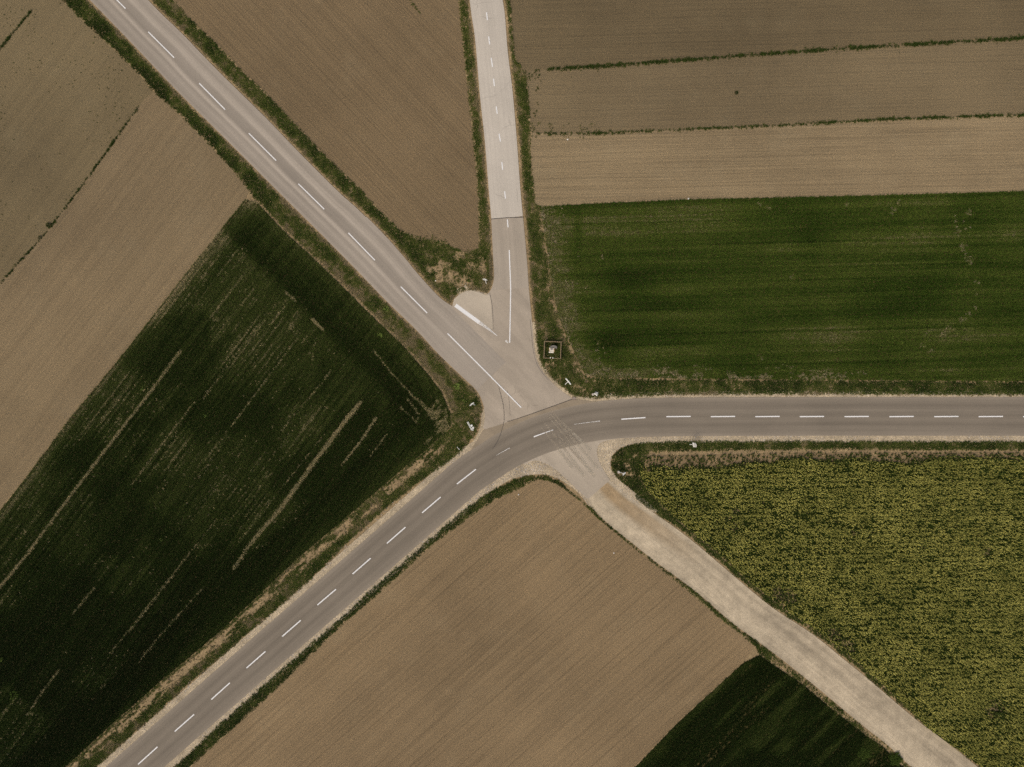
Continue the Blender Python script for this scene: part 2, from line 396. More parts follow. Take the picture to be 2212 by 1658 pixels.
WH_S = [(1606, 1432), (1640, 1416), (1735, 1480), (1800, 1535), (1871, 1590), (1905, 1612), (1950, 1657), (2230, 1910), (2200, 1975), (1080, 1975), (1370, 1660), (1463, 1563)]

# ------------------------------------------------------------------ the ground and fields
bm = bmesh.new()
for q in ((-3500, -3500), (3500, -3500), (3500, 3500), (-3500, 3500)): bm.verts.new((q[0], q[1], 0))
bm.faces.new(bm.verts[:]); me = bpy.data.meshes.new('ground'); bm.to_mesh(me); bm.free()
tag(mesh_obj('ground', me, M['ground']), 'bare earth of the verges and the plain around the fields', 'ground', kind='structure')
def field(name, poly, mat, label, z=0.012):
    return tag(sheet(name, poly, z, mat), label, 'field', kind='structure')
field('ploughed_field', SOIL_FAR, M['soil_far'], 'weedy brown field in the top left corner, beyond the thin grass line')
field('ploughed_field', SOIL_NW, M['soil_nw'], 'smooth brown field between the grass line and the dark western crop', 0.020)
field('ploughed_field', SOIL_N, M['soil_n'], 'brown wedge shaped field between the two northern roads')
field('ploughed_field', SOIL_NE1, M['soil_ne1'], 'dark brown field in the top right corner above both grass strips')
field('ploughed_field', SOIL_NE2, M['soil_ne2'], 'brown field between the two long grass strips', 0.020)
field('ploughed_field', SOIL_NE3, M['soil_ne3'], 'pale streaky brown field just above the green eastern crop', 0.028)
field('ploughed_field', SOIL_S, M['soil_s'], 'brown drilled field at the bottom between the main road and the gravel track')
field('crop_field', WH_W, M['soil_wheat'], 'earth under the dark green western crop', 0.030)
field('crop_field', WH_E, M['soil_wheat_e'], 'earth under the green eastern crop', 0.036)
field('crop_field', RAPE, M['soil_rape'], 'earth under the yellow flowering crop')
field('crop_field', WH_S, M['soil_wheat_e'], 'earth under the dark crop at the bottom edge', 0.030)

# ------------------------------------------------------------------ roads
sh = tag(ribbon('gravel_shoulder', MAIN, 55, 57, 0.040, M['shoulder']), 'pale gravel shoulder on both sides of the main road', 'gravel', kind='structure')
sh_a = [(1340, 945), (1480, 944), (1480, 951), (1375, 958), (1341, 968), (1322, 986), (1319, 1011), (1335, 1035), (1375, 1067), (1423, 1106), (1380, 1095), (1317, 1046), (1296, 1015), (1284, 985), (1284, 962), (1300, 950)]
sheet('gravel_apron', cr(sh_a, 3), 0.046, M['shoulder'], sh)
sh_b = [(1162, 990), (1200, 1008), (1262, 1066), (1282, 1094), (1272, 1094), (1250, 1066), (1216, 1040), (1182, 1026), (1148, 1026), (1114, 1033), (1067, 1054), (1010, 1092), (1000, 1078), (1080, 1028), (1130, 998)]
sheet('gravel_apron', cr(sh_b, 3), 0.046, M['shoulder'], sh)
sh_c = [(1046, 880), (1054, 890), (1060, 920), (1050, 960), (1010, 992), (985, 1004), (980, 996), (1006, 972), (1026, 948), (1038, 920), (1040, 895)]
sheet('gravel_apron', cr(sh_c, 3), 0.046, M['shoulder'], sh)
sh_d = [(980, 662), (981, 648), (990, 638), (984, 630), (992, 622), (1000, 628), (1004, 616), (1012, 622), (1020, 628), (1032, 627), (1040, 633), (1052, 634), (1058, 650), (1010, 660)]
sheet('gravel_apron', cr(sh_d, 3), 0.046, M['shoulder'], sh)
sh_e = [(1142, 700), (1158, 700), (1164, 760), (1176, 792), (1196, 818), (1222, 842), (1252, 857), (1290, 858), (1290, 872), (1230, 872), (1180, 830), (1150, 780)]
sheet('gravel_apron', cr(sh_e, 3), 0.046, M['shoulder'], sh)

NWC = [(35, -214), (250, 2), (321, 72), (538, 290), (753, 505), (967, 722), (1126, 881)]
NWC2 = [( -30, -280)] + NWC
# carriageways: the junction sheet lies lowest, the lofted lanes 4 mm above it
jn_poly = [(700, 508)] + [p for p in NW_L if 700 < p[0] and p[1] > 514 and p[1] < 926] + SEAM[::-1] + [p for p in N_R[::-1] if p[1] > 478] + [(1131, 478), (1061, 478)] + [p for p in N_L if p[1] > 480] + TIP[1:] + [p for p in NW_R[::-1] if p[0] > 790]
jn = tag(sheet('junction_road', jn_poly, 0.072, M['junction']), 'worn pale asphalt of the junction where the roads meet', 'road', kind='structure')
def width_fn(line, cl_l, cl_r):
    x, y = np.array(line)[:, 0], np.array(line)[:, 1]
    return dline(x, y, cl_l), dline(x, y, cl_r)
nwc = cr([(-30, -280), (100, -148), (250, 2), (321, 72), (538, 290), (753, 505), (860, 612), (930, 684), (1000, 754), (1060, 815)], 8)
hl, hr = width_fn(nwc, NW_R, NW_L)
hl = np.minimum(hl, 52); hr = np.minimum(hr, 52); _o = np.array(nwc)[:, 0] > 938; hl[_o] = 46
nw = tag(ribbon('northwest_road', nwc, hl - 0.5, hr - 0.5, 0.078, M['nw'], crown=0.03, edge=0.06), 'grey road with pale wheel tracks running to the top left corner', 'road', kind='structure')
nc = cr([(1015, -320), (1050, 0), (1061, 100), (1072, 203), (1083, 322), (1090, 406), (1096, 471)], 6)
hl, hr = width_fn(nc, N_R, N_L)
nr = tag(ribbon('north_road', nc, hl - 0.3, hr - 0.3, 0.078, M['n_pale'], crown=0.02, edge=0.06), 'very pale straight road running to the top edge', 'road', kind='structure')
ns_ = cr([(1096, 471), (1099, 520), (1102, 570), (1105, 625)], 6)
hl, hr = width_fn(ns_, N_R, N_L)
sheet('dusty_apron', cr([(979, 660), (982, 646), (998, 634), (1014, 628), (1030, 631), (1050, 638), (1059, 642), (1062, 680), (1064, 712), (1030, 690), (1000, 668), (979, 660)], 3)[:-1], 0.0755, M['tip'], jn)
ribbon('asphalt_patch', ns_, hl - 0.3, hr - 0.3, 0.0765, M['n_old'], jn, crown=0.02)

P = np.array(MAIN); i0 = int(np.argmin(np.hypot(P[:, 0] - 1030, P[:, 1] - 1015))); i1 = int(np.argmin(np.hypot(P[:, 0] - 1320, P[:, 1] - 907)))
mn = tag(ribbon('main_road', MAIN, 41.5, 42.0, 0.084, M['main'], crown=0.03, edge=0.06), 'darker asphalt main road curving from the bottom left to the right edge', 'road', kind='structure')
apron = [(1010, 985), (1030, 952), (1043, 930)] + SEAM[::-1] + [(1280, 868), (1375, 864), (1375, 900), (1173, 938), (1050, 1000)]
sheet('asphalt_apron', apron, 0.080, M['main_flat'], mn)
br_poly = [p for p in E_BOT if p[0] < 1380] + [(1270, 1079)] + [p for p in SW_R if p[0] > 1130] + [(1130, 1000), (1180, 960), (1300, 930), (1378, 930)]
br = tag(sheet('side_branch', br_poly, 0.076, M['branch']), 'pale dusty asphalt stub leading from the main road to the gravel track', 'road', kind='structure')
tl = np.array(TR_L); trr = np.array(TR_R)
def resample(a, n):
    a = np.array(a); d = np.concatenate([[0], np.cumsum(np.hypot(*np.diff(a, axis=0).T))]); t = np.linspace(0, d[-1], n)
    return np.stack([np.interp(t, d, a[:, 0]), np.interp(t, d, a[:, 1])], 1)
def loft(name, L, R, z, mat, parent=None, n=60):
    a = resample(L, n); b = resample(R, n); bm = bmesh.new(); uvl = bm.loops.layers.uv.new('UVMap'); rows = []; acc = 0
    for i in range(n):
        if i: acc += np.hypot(*(a[i] - a[i - 1])) / PPM
        rows.append([(bm.verts.new(W(b[i] * u + a[i] * (1 - u), z)), u, acc) for u in np.linspace(0, 1, 7)])
    for r0, r1 in zip(rows[:-1], rows[1:]):
        for k in range(6):
            q = [r0[k], r0[k + 1], r1[k + 1], r1[k]]; f = bm.faces.new([t[0] for t in q])
            for lp, t in zip(f.loops, q): lp[uvl].uv = (t[1], t[2])
    bmesh.ops.recalc_face_normals(bm, faces=bm.faces[:])
    if sum(f.normal.z for f in bm.faces) < 0: bmesh.ops.reverse_faces(bm, faces=bm.faces[:])
    me = bpy.data.meshes.new(name); bm.to_mesh(me); bm.free()
    return mesh_obj(name, me, mat, parent)
tk = tag(loft('gravel_track', TR_L, TR_R, 0.058, M['track']), 'beige gravel farm track running to the bottom right', 'track', kind='structure')

# painted markings and seams: each stroke is a thin strip of its own, 4 mm proud
def road_z(p):
    d = dline(np.array([p[0]]), np.array([p[1]]), MAIN)[0]
    return 0.084 + 0.03 * (1 - (d / 41.5) ** 2) if d < 41.5 else 0.080
def stroke(name, pts, w0, w1, z, mat, parent):
    pts = [np.array(p, float) for p in pts]; n = len(pts); bm = bmesh.new(); rows = []
    for i, p in enumerate(pts):
        t = pts[min(i + 1, n - 1)] - pts[max(i - 1, 0)]; t /= np.hypot(*t); nn = np.array([-t[1], t[0]])
        ww = (w0 + (w1 - w0) * i / max(1, n - 1)) * PPM / 2
        zz = z if z > 0 else road_z(p) - z
        rows.append((bm.verts.new(W(p + nn * ww, zz)), bm.verts.new(W(p - nn * ww, zz))))
    for a, b in zip(rows[:-1], rows[1:]):
        f = bm.faces.new((a[0], a[1], b[1], b[0])); f.normal_update()
        if f.normal.z < 0: f.normal_flip()
    me = bpy.data.meshes.new(name); bm.to_mesh(me); bm.free()
    return mesh_obj(name, me, mat, parent)
ZP = 0.119
for a, b in [((180, -72), (236, -15)), ((250, -2), (272, 20)), ((321, 70), (377, 126)), ((431, 181), (487, 238)), ((538, 289), (597, 348)), ((645, 398), (701, 453)), ((753, 504), (810, 563))]:
    stroke('lane_dash', [a, b], 0.18, 0.18, ZP, M['paint'], nw)
stroke('lane_dash', [(866, 620), (923, 677)], 0.18, 0.18, ZP, M['paint'], nw)
stroke('lane_line', [(967, 721), (1047, 801), (1126, 881)], 0.18, 0.18, ZP, M['paint'], jn)
for a, b in [((1046, -30), (1048, -14)), ((1051, 28), (1053, 45)), ((1055.5, 80), (1058, 97)), ((1061, 126), (1064, 146)), ((1066, 171), (1068, 187)), ((1072, 231), (1074, 247)), ((1078, 290), (1081, 307)), ((1084, 351), (1086, 368)), ((1090, 414), (1092, 430))]:
    stroke('lane_dash', [a, b], 0.19, 0.19, ZP - 0.008, M['paint'], nr)
stroke('lane_dash', [(1096, 475), (1097.5, 492)], 0.18, 0.18, ZP - 0.01, M['paint'], jn)
stroke('lane_line', cr([(1100, 541), (1101.5, 580), (1103, 625), (1102, 690), (1101, 741)]), 0.18, 0.18, ZP - 0.01, M['paint'], jn)
stroke('give_way_bar', [(984, 660), (1010, 679), (1035, 697)], 0.62, 0.60, 0.0795, M['paint'], jn)
stroke('give_way_bar', [(1035, 697), (1055, 711), (1074, 726)], 0.58, 0.10, 0.0795, M['paint_worn'], jn)
stroke('paint_fleck', [(1092, 736), (1098, 741)], 0.35, 0.25, 0.0795, M['paint_worn'], jn)
for x in (1439, 1535, 1631, 1727, 1823.5, 1920.5, 2017, 2113, 2209, 2305):
    stroke('lane_dash', [(x, 900.5), (x + 52.5, 900)], 0.19, 0.19, ZP, M['paint'], mn)
stroke('lane_dash', [(1342, 906), (1394, 902.5)], 0.19, 0.19, ZP, M['paint'], mn)
for a, b in [((987, 1046), (1028, 1014)), ((912, 1108), (952, 1074)), ((836, 1174), (876, 1139)), ((762, 1240), (801, 1206)), ((686, 1307), (726, 1273)), ((610, 1375), (650, 1340)), ((533, 1443), (574, 1407)), ((457, 1511), (497, 1475)), ((378, 1580), (420, 1543)), ((299, 1651), (341, 1613)), ((221, 1720), (262, 1684))]:
    stroke('lane_dash', [a, b], 0.19, 0.19, ZP, M['paint'], mn)
stroke('lane_dash', [(1153, 944), (1175, 936), (1195, 929)], 0.20, 0.10, ZP, M['paint'], mn)
stroke('lane_dash', [(1240, 917), (1270, 913), (1296, 910)], 0.06, 0.14, ZP, M['paint_worn'], mn)
stroke('lane_dash', [(1072, 984), (1090, 974), (1101, 968)], 0.06, 0.14, ZP, M['paint_worn'], mn)
stroke('tar_seam', cr(SEAM[:-2] + [(1096, 911)], 3), 0.10, 0.07, 0.1185, M['tar'], mn)
stroke('tar_seam', [(1061, 474), (1096, 471), (1131, 470)], 0.12, 0.12, 0.1022, M['tar'], nr)
stroke('tar_seam', cr([(1058, 633), (1063, 660), (1065, 690), (1065, 712)]), 0.07, 0.05, 0.0795, M['tar'], jn)
stroke('tar_seam', cr([(1145, 690), (1149, 730), (1153, 764), (1164, 795), (1185, 822)]), 0.05, 0.05, 0.0795, M['tar'], jn)
stroke('skid_mark', cr([(1078, 838), (1087, 875), (1089, 905), (1084, 930), (1074, 955), (1064, 970)]), 0.10, 0.12, -0.004, M['skid'], mn)
stroke('skid_mark', cr([(1096, 845), (1100, 870), (1102, 900)]), 0.06, 0.05, 0.0795, M['skid'], jn)
stroke('skid_mark', [(1080, 838), (1073, 830)], 0.05, 0.04, 0.0795, M['skid'], jn)
for k_, tr_ in enumerate([[(1187, 884), (1228, 927), (1276, 972)], [(1190, 896), (1237, 948), (1292, 1013)], [(1182, 897), (1226, 950), (1278, 1020)], [(1176, 914), (1214, 962), (1262, 1030)], [(1170, 925), (1200, 962), (1236, 1010)], [(1205, 940), (1246, 985), (1285, 1030)]]):
    pts_ = cr(tr_, 10)
    stroke('dust_trace', pts_[:13], 0.16, 0.46, -0.0040 - 0.0004 * k_, M['dust'], mn)
    stroke('dust_trace', pts_[12:], 0.46, 0.62, -0.0045 - 0.0007 * k_, M['dust_pale'], br)

# ------------------------------------------------------------------ scattered growth
def src(name, bm, mat):
    me = bpy.data.meshes.new(name); bm.to_mesh(me); bm.free(); me.materials.append(mat)
    return bpy.data.objects.new(name, me)          # never linked: only its geometry is scattered

def blade(bm, base, d, L, w, rise, droop, segs=2):
    d = Vector(d); s = Vector((-d.y, d.x, 0)) * w / 2
    prev = None
    for k in range(segs + 1):
        t = k / segs
        c = Vector(base) + Vector((d.x * L * t, d.y * L * t, rise * (t * (2 - t)) - droop * t * t))
        ww = 1 - 0.85 * t
        if k == segs:
            v = bm.verts.new(c); bm.faces.new((prev[0], prev[1], v))
        else:
            cur = (bm.verts.new(c - s * ww), bm.verts.new(c + s * ww))
            if prev: bm.faces.new((prev[0], prev[1], cur[1], cur[0]))
            prev = cur

def tuft(name, mat, n, r, L, w, rise, droop, seed, leafy=False):
    rd = random.Random(seed); bm = bmesh.new()
    for k in range(n):
        a = rd.uniform(0, 6.283); q = r * math.sqrt(rd.random()); b = (q * math.cos(rd.uniform(0, 6.283)), q * math.sin(rd.uniform(0, 6.283)), 0)
        l = L * rd.uniform(0.55, 1.1); u = rd.random()
        blade(bm, b, (math.cos(a), math.sin(a), 0), l * (0.45 + 0.55 * u), w * rd.uniform(0.7, 1.2), rise * (1.15 - 0.5 * u) * rd.uniform(0.7, 1.1), droop * u)
    return src(name, bm, mat)

def flowers(name, mat, n, r, s, z0, z1, seed):
    rd = random.Random(seed); bm = bmesh.new()
    for k in range(n):
        a = rd.uniform(0, 6.283); q = r * math.sqrt(rd.random()); z = rd.uniform(z0, z1)
        c = Vector((q * math.cos(a), q * math.sin(a), z)); t = rd.uniform(0, 1.57); sz = s * rd.uniform(0.6, 1.2)
        ax = Vector((math.cos(t), math.sin(t), rd.uniform(-.4, .4))) * sz; ay = Vector((-math.sin(t), math.cos(t), rd.uniform(-.4, .4))) * sz
        bm.faces.new([bm.verts.new(c + v) for v in (ax, ay, -ax, -ay)])
        v = [bm.verts.new((c.x * .3 - .005, c.y * .3, 0)), bm.verts.new((c.x * .3 + .005, c.y * .3, 0)), bm.verts.new((c.x, c.y, z))]
        bm.faces.new(v)
    return src(name, bm, mat)

def stone_src(name, mat, seed):
    rd = random.Random(seed); bm = bmesh.new(); bmesh.ops.create_icosphere(bm, subdivisions=1, radius=1.0)
    for v in bm.verts: v.co *= rd.uniform(0.7, 1.15); v.co.z *= 0.6
    return src(name, bm, mat)

_groups = {}
def scatter_group(sources):
    key = tuple(o.name for o in sources)
    if key in _groups: return _groups[key]
    ng = bpy.data.node_groups.new('scatter', 'GeometryNodeTree')
    ng.interface.new_socket('Geometry', in_out='INPUT', socket_type='NodeSocketGeometry')
    ng.interface.new_socket('Geometry', in_out='OUTPUT', socket_type='NodeSocketGeometry')
    n = ng.nodes; gi = n.new('NodeGroupInput'); go = n.new('NodeGroupOutput')
    iop = n.new('GeometryNodeInstanceOnPoints'); jn_ = n.new('GeometryNodeJoinGeometry')
    for o in sources:
        oi = n.new('GeometryNodeObjectInfo'); oi.inputs['Object'].default_value = o; oi.inputs['As Instance'].default_value = True
        ng.links.new(oi.outputs['Geometry'], jn_.inputs[0])
    def attr(nm, ty):
        a = n.new('GeometryNodeInputNamedAttribute'); a.data_type = ty; a.inputs['Name'].default_value = nm
        return a.outputs['Attribute']
    ng.links.new(gi.outputs[0], iop.inputs['Points']); ng.links.new(jn_.outputs[0], iop.inputs['Instance'])
    iop.inputs['Pick Instance'].default_value = True
    ng.links.new(attr('pick', 'INT'), iop.inputs['Instance Index'])
    ng.links.new(attr('rot', 'FLOAT_VECTOR'), iop.inputs['Rotation'])
    ng.links.new(attr('scl', 'FLOAT_VECTOR'), iop.inputs['Scale'])
    ng.links.new(iop.outputs[0], go.inputs[0])
    _groups[key] = ng
    return ng

def scatter(name, label, cat, x, y, z, scl, tint, sources, parent=None):
    n = len(x)
    me = bpy.data.meshes.new(name)
    me.vertices.add(n)
    co_ = np.stack([(x - 1106) / PPM, (829 - y) / PPM, np.broadcast_to(z, x.shape)], 1).astype(np.float32)
    me.vertices.foreach_set('co', co_.ravel())
    r = np.zeros((n, 3), np.float32); r[:, 0] = RNG.normal(0, 0.10, n); r[:, 1] = RNG.normal(0, 0.10, n); r[:, 2] = RNG.random(n) * 6.283
    s3 = np.repeat(np.asarray(scl, np.float32)[:, None], 3, 1); s3[:, 2] *= RNG.uniform(0.85, 1.15, n)
    for nm, ty, dat in (('rot', 'FLOAT_VECTOR', r), ('scl', 'FLOAT_VECTOR', s3)):
        a = me.attributes.new(nm, ty, 'POINT'); a.data.foreach_set('vector', dat.ravel())
    a = me.attributes.new('tint', 'FLOAT', 'POINT'); a.data.foreach_set('value', np.clip(tint, 0, 1).astype(np.float32))
    a = me.attributes.new('pick', 'INT', 'POINT'); a.data.foreach_set('value', RNG.integers(0, len(sources), n).astype(np.int32))
    me.update()
    o = bpy.data.objects.new(name, me); C.objects.link(o)
    if parent: o.parent = parent
    md = o.modifiers.new('scatter', 'NODES'); md.node_group = scatter_group(sources)
    tag(o, label, cat, kind='stuff')
    return o

XMIN, XMAX, YMIN, YMAX = -150, 2362, -150, 1808
def grid(poly, per_m2):
    """jittered points inside an outline"""
    g_ = PPM / math.sqrt(per_m2); Pp = np.array(poly)
    x0, y0 = np.maximum(Pp.min(0), (XMIN, YMIN)); x1, y1 = np.minimum(Pp.max(0), (XMAX, YMAX))
    xs, ys = np.meshgrid(np.arange(x0, x1, g_), np.arange(y0, y1, g_))
    x = xs.ravel() + RNG.uniform(-.6, .6, xs.size) * g_; y = ys.ravel() + RNG.uniform(-.6, .6, xs.size) * g_
    k = inpoly(x, y, poly)
    return x[k], y[k]

def rowco(x, y, rot):
    """coordinates along / across rows running at angle rot in the world"""
    c, s = math.cos(rot), -math.sin(rot)          # map y points down
    return x * c + y * s, -x * s + y * c

# leaf materials (dry <-> fresh)
M['wheat_w'] = leaf('leaf_dark_crop', [(0.0, (0.011, 0.019, 0.003)), (0.30, (0.024, 0.041, 0.006)), (0.65, (0.078, 0.100, 0.020)), (0.82, (0.16, 0.155, 0.055)), (1.0, (0.50, 0.395, 0.20))], transl=0.08)
M['wheat_e'] = leaf('leaf_green_crop', [(0.0, (0.015, 0.031, 0.003)), (0.4, (0.044, 0.078, 0.008)), (0.72, (0.104, 0.136, 0.021)), (0.86, (0.19, 0.175, 0.065)), (1.0, (0.38, 0.31, 0.18))], transl=0.10)
M['grass'] = leaf('leaf_verge_grass', [(0.0, (0.018, 0.030, 0.005)), (0.4, (0.042, 0.064, 0.010)), (0.7, (0.088, 0.110, 0.020)), (0.88, (0.145, 0.142, 0.040)), (1.0, (0.25, 0.195, 0.10))], transl=0.10)
M['rape_leaf'] = leaf('leaf_rape', [(0.0, (0.030, 0.046, 0.009)), (0.5, (0.076, 0.106, 0.020)), (1.0, (0.135, 0.165, 0.038))], transl=0.10)
M['rape_flower'] = leaf('rape_petal', [(0.0, (0.17, 0.165, 0.036)), (0.5, (0.36, 0.325, 0.072)), (1.0, (0.60, 0.53, 0.13))], transl=0.15)
M['stone'] = leaf('pebble', [(0.0, (0.16, 0.13, 0.095)), (0.5, (0.32, 0.27, 0.21)), (1.0, (0.62, 0.57, 0.50))], transl=0.0)
M['clod'] = leaf('soil_clod', [(0.0, (0.10, 0.07, 0.04)), (0.5, (0.20, 0.14, 0.085)), (1.0, (0.36, 0.28, 0.18))], transl=0.0)

T_W = [tuft('wheat_tuft', M['wheat_w'], 14, 0.09, 0.23, 0.040, 0.26, 0.12, 10 + k) for k in range(4)]
T_E = [tuft('wheat_tuft_green', M['wheat_e'], 14, 0.11, 0.27, 0.046, 0.28, 0.13, 20 + k) for k in range(4)]
T_G = [tuft('grass_tuft', M['grass'], 14, 0.12, 0.27, 0.040, 0.22, 0.12, 30 + k) for k in range(5)]
T_R = [tuft('rape_plant', M['rape_leaf'], 12, 0.12, 0.24, 0.075, 0.62, 0.10, 40 + k) for k in range(4)]
T_F = [flowers('rape_bloom', M['rape_flower'], 7, 0.065, 0.032, 0.55, 0.92, 50 + k) for k in range(5)]
T_S = [stone_src('pebble', M['stone'], 60 + k) for k in range(4)]

# --- western crop
x, y = grid(WH_W, 42)
s, t = rowco(x, y, R_ROW_W)
head_e = dline(x, y, [(553, 436), (732, 612), (867, 744), (955, 849), (972, 905)])
head_s = dline(x, y, [(974, 922), (867, 1016), (645, 1205), (340, 1478), (149, 1650), (-120, 1890)])
edge_w = dline(x, y, [(540, 432), (433, 552), (271, 759), (0, 1104), (-280, 1450)])
inner = ss(80, 110, head_e) * ss(60, 90, head_s)
fine_t = vn(s, t, 230, 1, 2.0); fine_t2 = vn(s, t, 70, 2, 1.8)
patch = fbm(x, y, 130, 3)
zone = ss(0.40, 0.64, patch + 0.16 * ss(120, 0, edge_w) + 0.10 * ss(1100, 600, y))
streak = ss(0.70, 0.90, fine_t) * 0.85 + ss(0.76, 0.95, fine_t2) * zone * 0.9
dens = 1 - inner * streak * zone * 0.24
tint = 0.25 + 0.16 * (fbm(s, t, 220, 4, 30) - 0.5) + inner * streak * (0.12 + 0.22 * zone) + 0.26 * zone * inner * (0.4 + 0.6 * vn(s, t, 120, 5, 9)) + 0.30 * ss(45, 0, edge_w) + 0.25 * ss(38, 0, head_e) - 0.12 * (1 - inner) * ss(45, 70, np.minimum(head_e, head_s)) + 0.20 * ss(26, 0, head_s)
tint -= 0.16 * ss(1050, 1550, y)
def cut(line, wd, k, fade=True):
    global dens, tint
    d = dline(x, y, line)
    m = ss(wd, wd * 0.35, d) * k * (0.55 + 0.45 * ss(0.25, 0.5, vn(s, t, 30, 6)))
    dens = dens * (1 - m); tint = tint + 0.3 * m
cut([(779, 870), (749, 906), (690, 984), (600, 1108)], 6.0, 1.0)
cut([(600, 1108), (550, 1164), (505, 1228)], 4.2, 1.0)
cut([(390, 760), (330, 842), (252, 942), (190, 1024), (126, 1108), (60, 1198), (0, 1270), (-60, 1350)], 4.4, 1.0)
cut([(420, 870), (350, 962), (285, 1048)], 2.2, 0.7)
cut([(644, 730), (593, 798), (520, 895), (440, 1000)], 2.4, 0.65)
cut([(715, 801), (690, 835), (640, 890), (610, 930)], 2.4, 0.6)
cut([(812, 905), (775, 960), (742, 1000)], 3.0, 0.85)
cut([(835, 940), (800, 985)], 2.5, 0.6)
cut([(806, 757), (860, 822), (931, 897)], 2.4, 0.75)
cut([(560, 700), (500, 780), (440, 862)], 2.0, 0.6)
cut([(700, 940), (640, 1015), (560, 1120)], 2.0, 0.5)
cut([(410, 1195), (350, 1275), (280, 1365)], 2.2, 0.7)
cut([(470, 1120), (400, 1208), (300, 1335), (240, 1410)], 2.0, 0.5)
cut([(440, 1268), (350, 1370), (300, 1430)], 2.2, 0.6)
cut([(130, 1445), (85, 1505), (60, 1545)], 3.0, 0.7)
cut([(205, 1270), (160, 1325)], 3.0, 0.7)
cut([(675, 690), (698, 712)], 4.0, 0.9)
cut([(618, 632), (640, 652)], 3.5, 0.8)
cut([(880, 862), (905, 895)], 3, 0.7); cut([(900, 858), (930, 890)], 2.5, 0.7); cut([(865, 880), (900, 912)], 2.5, 0.6)
for (px_, py_, r_, k_) in [(525, 626, 9, .8), (545, 638, 6, .6), (468, 690, 9, .6), (672, 770, 10, .6), (628, 705, 11, .5), (470, 1060, 7, .8), (145, 1412, 7, .8), (200, 1408, 10, .5), (72, 1540, 8, .8), (655, 985, 6, .7), (585, 925, 7, .6), (952, 900, 26, .95), (935, 890, 20, .8), (958, 925, 24, .95), (925, 950, 14, .7), (945, 870, 14, .7), (440, 600, 14, .55), (455, 575, 14, .55), (900, 905, 9, .5)]:
    d = np.hypot(x - px_, y - py_); m = ss(r_, r_ * .3, d) * k_ * ss(0.3, 0.6, vn(s, t, 12, 3, 5)); dens = dens * (1 - m); tint = tint + 0.3 * m
dry = RNG.random(len(x)) > dens
tint = np.where(dry, RNG.uniform(0.82, 1.0, len(x)), np.minimum(tint, 0.72)); scl = np.where(dry, RNG.uniform(0.85, 1.1, len(x)), RNG.uniform(0.8, 1.2, len(x)))
# turning arcs of the seed drill in the corner headland
for r_ in (30, 44, 60, 78, 98):
    arc = [(770 + 40 + r_ * 1.0 * math.cos(a_) * 1.3, 860 + r_ * 1.1 * math.sin(a_)) for a_ in np.linspace(-1.0, 0.9, 10)]
    tint = tint - np.where(tint < 0.8, 0.16 * ss(3.0, 1.0, dline(x, y, arc)), 0)
for o_ in (18, 34, 50, 66):
    ln_ = [(553 - o_ * .7, 436 + o_ * .7), (732 - o_ * .7, 612 + o_ * .7), (867 - o_ * .7, 744 + o_ * .7), (921 - o_ * .8, 805 + o_ * .5)]
    tint = tint + np.where(tint < 0.7, 0.10 * ss(3.5, 1.0, dline(x, y, ln_)) * vn(s, t, 40, 2), 0)
kp = RNG.random(len(x)) < (0.35 + 0.65 * ss(0, 5, edge_w + 2 * vn(x, y, 6, 2)))
x, y, tint, scl = x[kp], y[kp], tint[kp], scl[kp]
_k = tint < 0.75
tint[_k] += (0.30 * (vn(*rowco(x, y, R_ROW_W), 260, 7, 2.6) - 0.5) + 0.12 * ss(1000, 650, y))[_k]
scatter('wheat_crop', 'dark green western crop in drilled rows with pale bare streaks', 'crop', x, y, 0.03, scl, tint, T_W)

# lodged dry straw lying in the widest failed rows
for ln_, w_, n_ in (([(779, 870), (749, 906), (690, 984), (600, 1108), (550, 1164), (505, 1228)], 2.0, 1500), ([(330, 842), (252, 942), (190, 1024), (126, 1108), (60, 1198), (0, 1270)], 1.2, 900), ([(812, 905), (775, 960), (742, 1000)], 1.3, 220), ([(675, 690), (698, 712)], 1.6, 120)):
    L_ = resample(ln_, 300); i_ = RNG.integers(0, 300, n_); f_ = np.linspace(1, 0.35, 300)[i_]
    kk = RNG.random(n_) < f_
    xx = (L_[i_, 0] + RNG.normal(0, w_, n_))[kk]; yy = (L_[i_, 1] + RNG.normal(0, w_, n_) * 0.8)[kk]
    STRAW = globals().get('STRAW', []) + [(xx, yy)]
xx = np.concatenate([q[0] for q in STRAW]); yy = np.concatenate([q[1] for q in STRAW])
scatter('dry_straw', 'pale dry straw lines lying in the dark western crop', 'straw', xx, yy, 0.14, RNG.uniform(0.6, 0.95, len(xx)), RNG.uniform(0.9, 1.0, len(xx)), T_W)

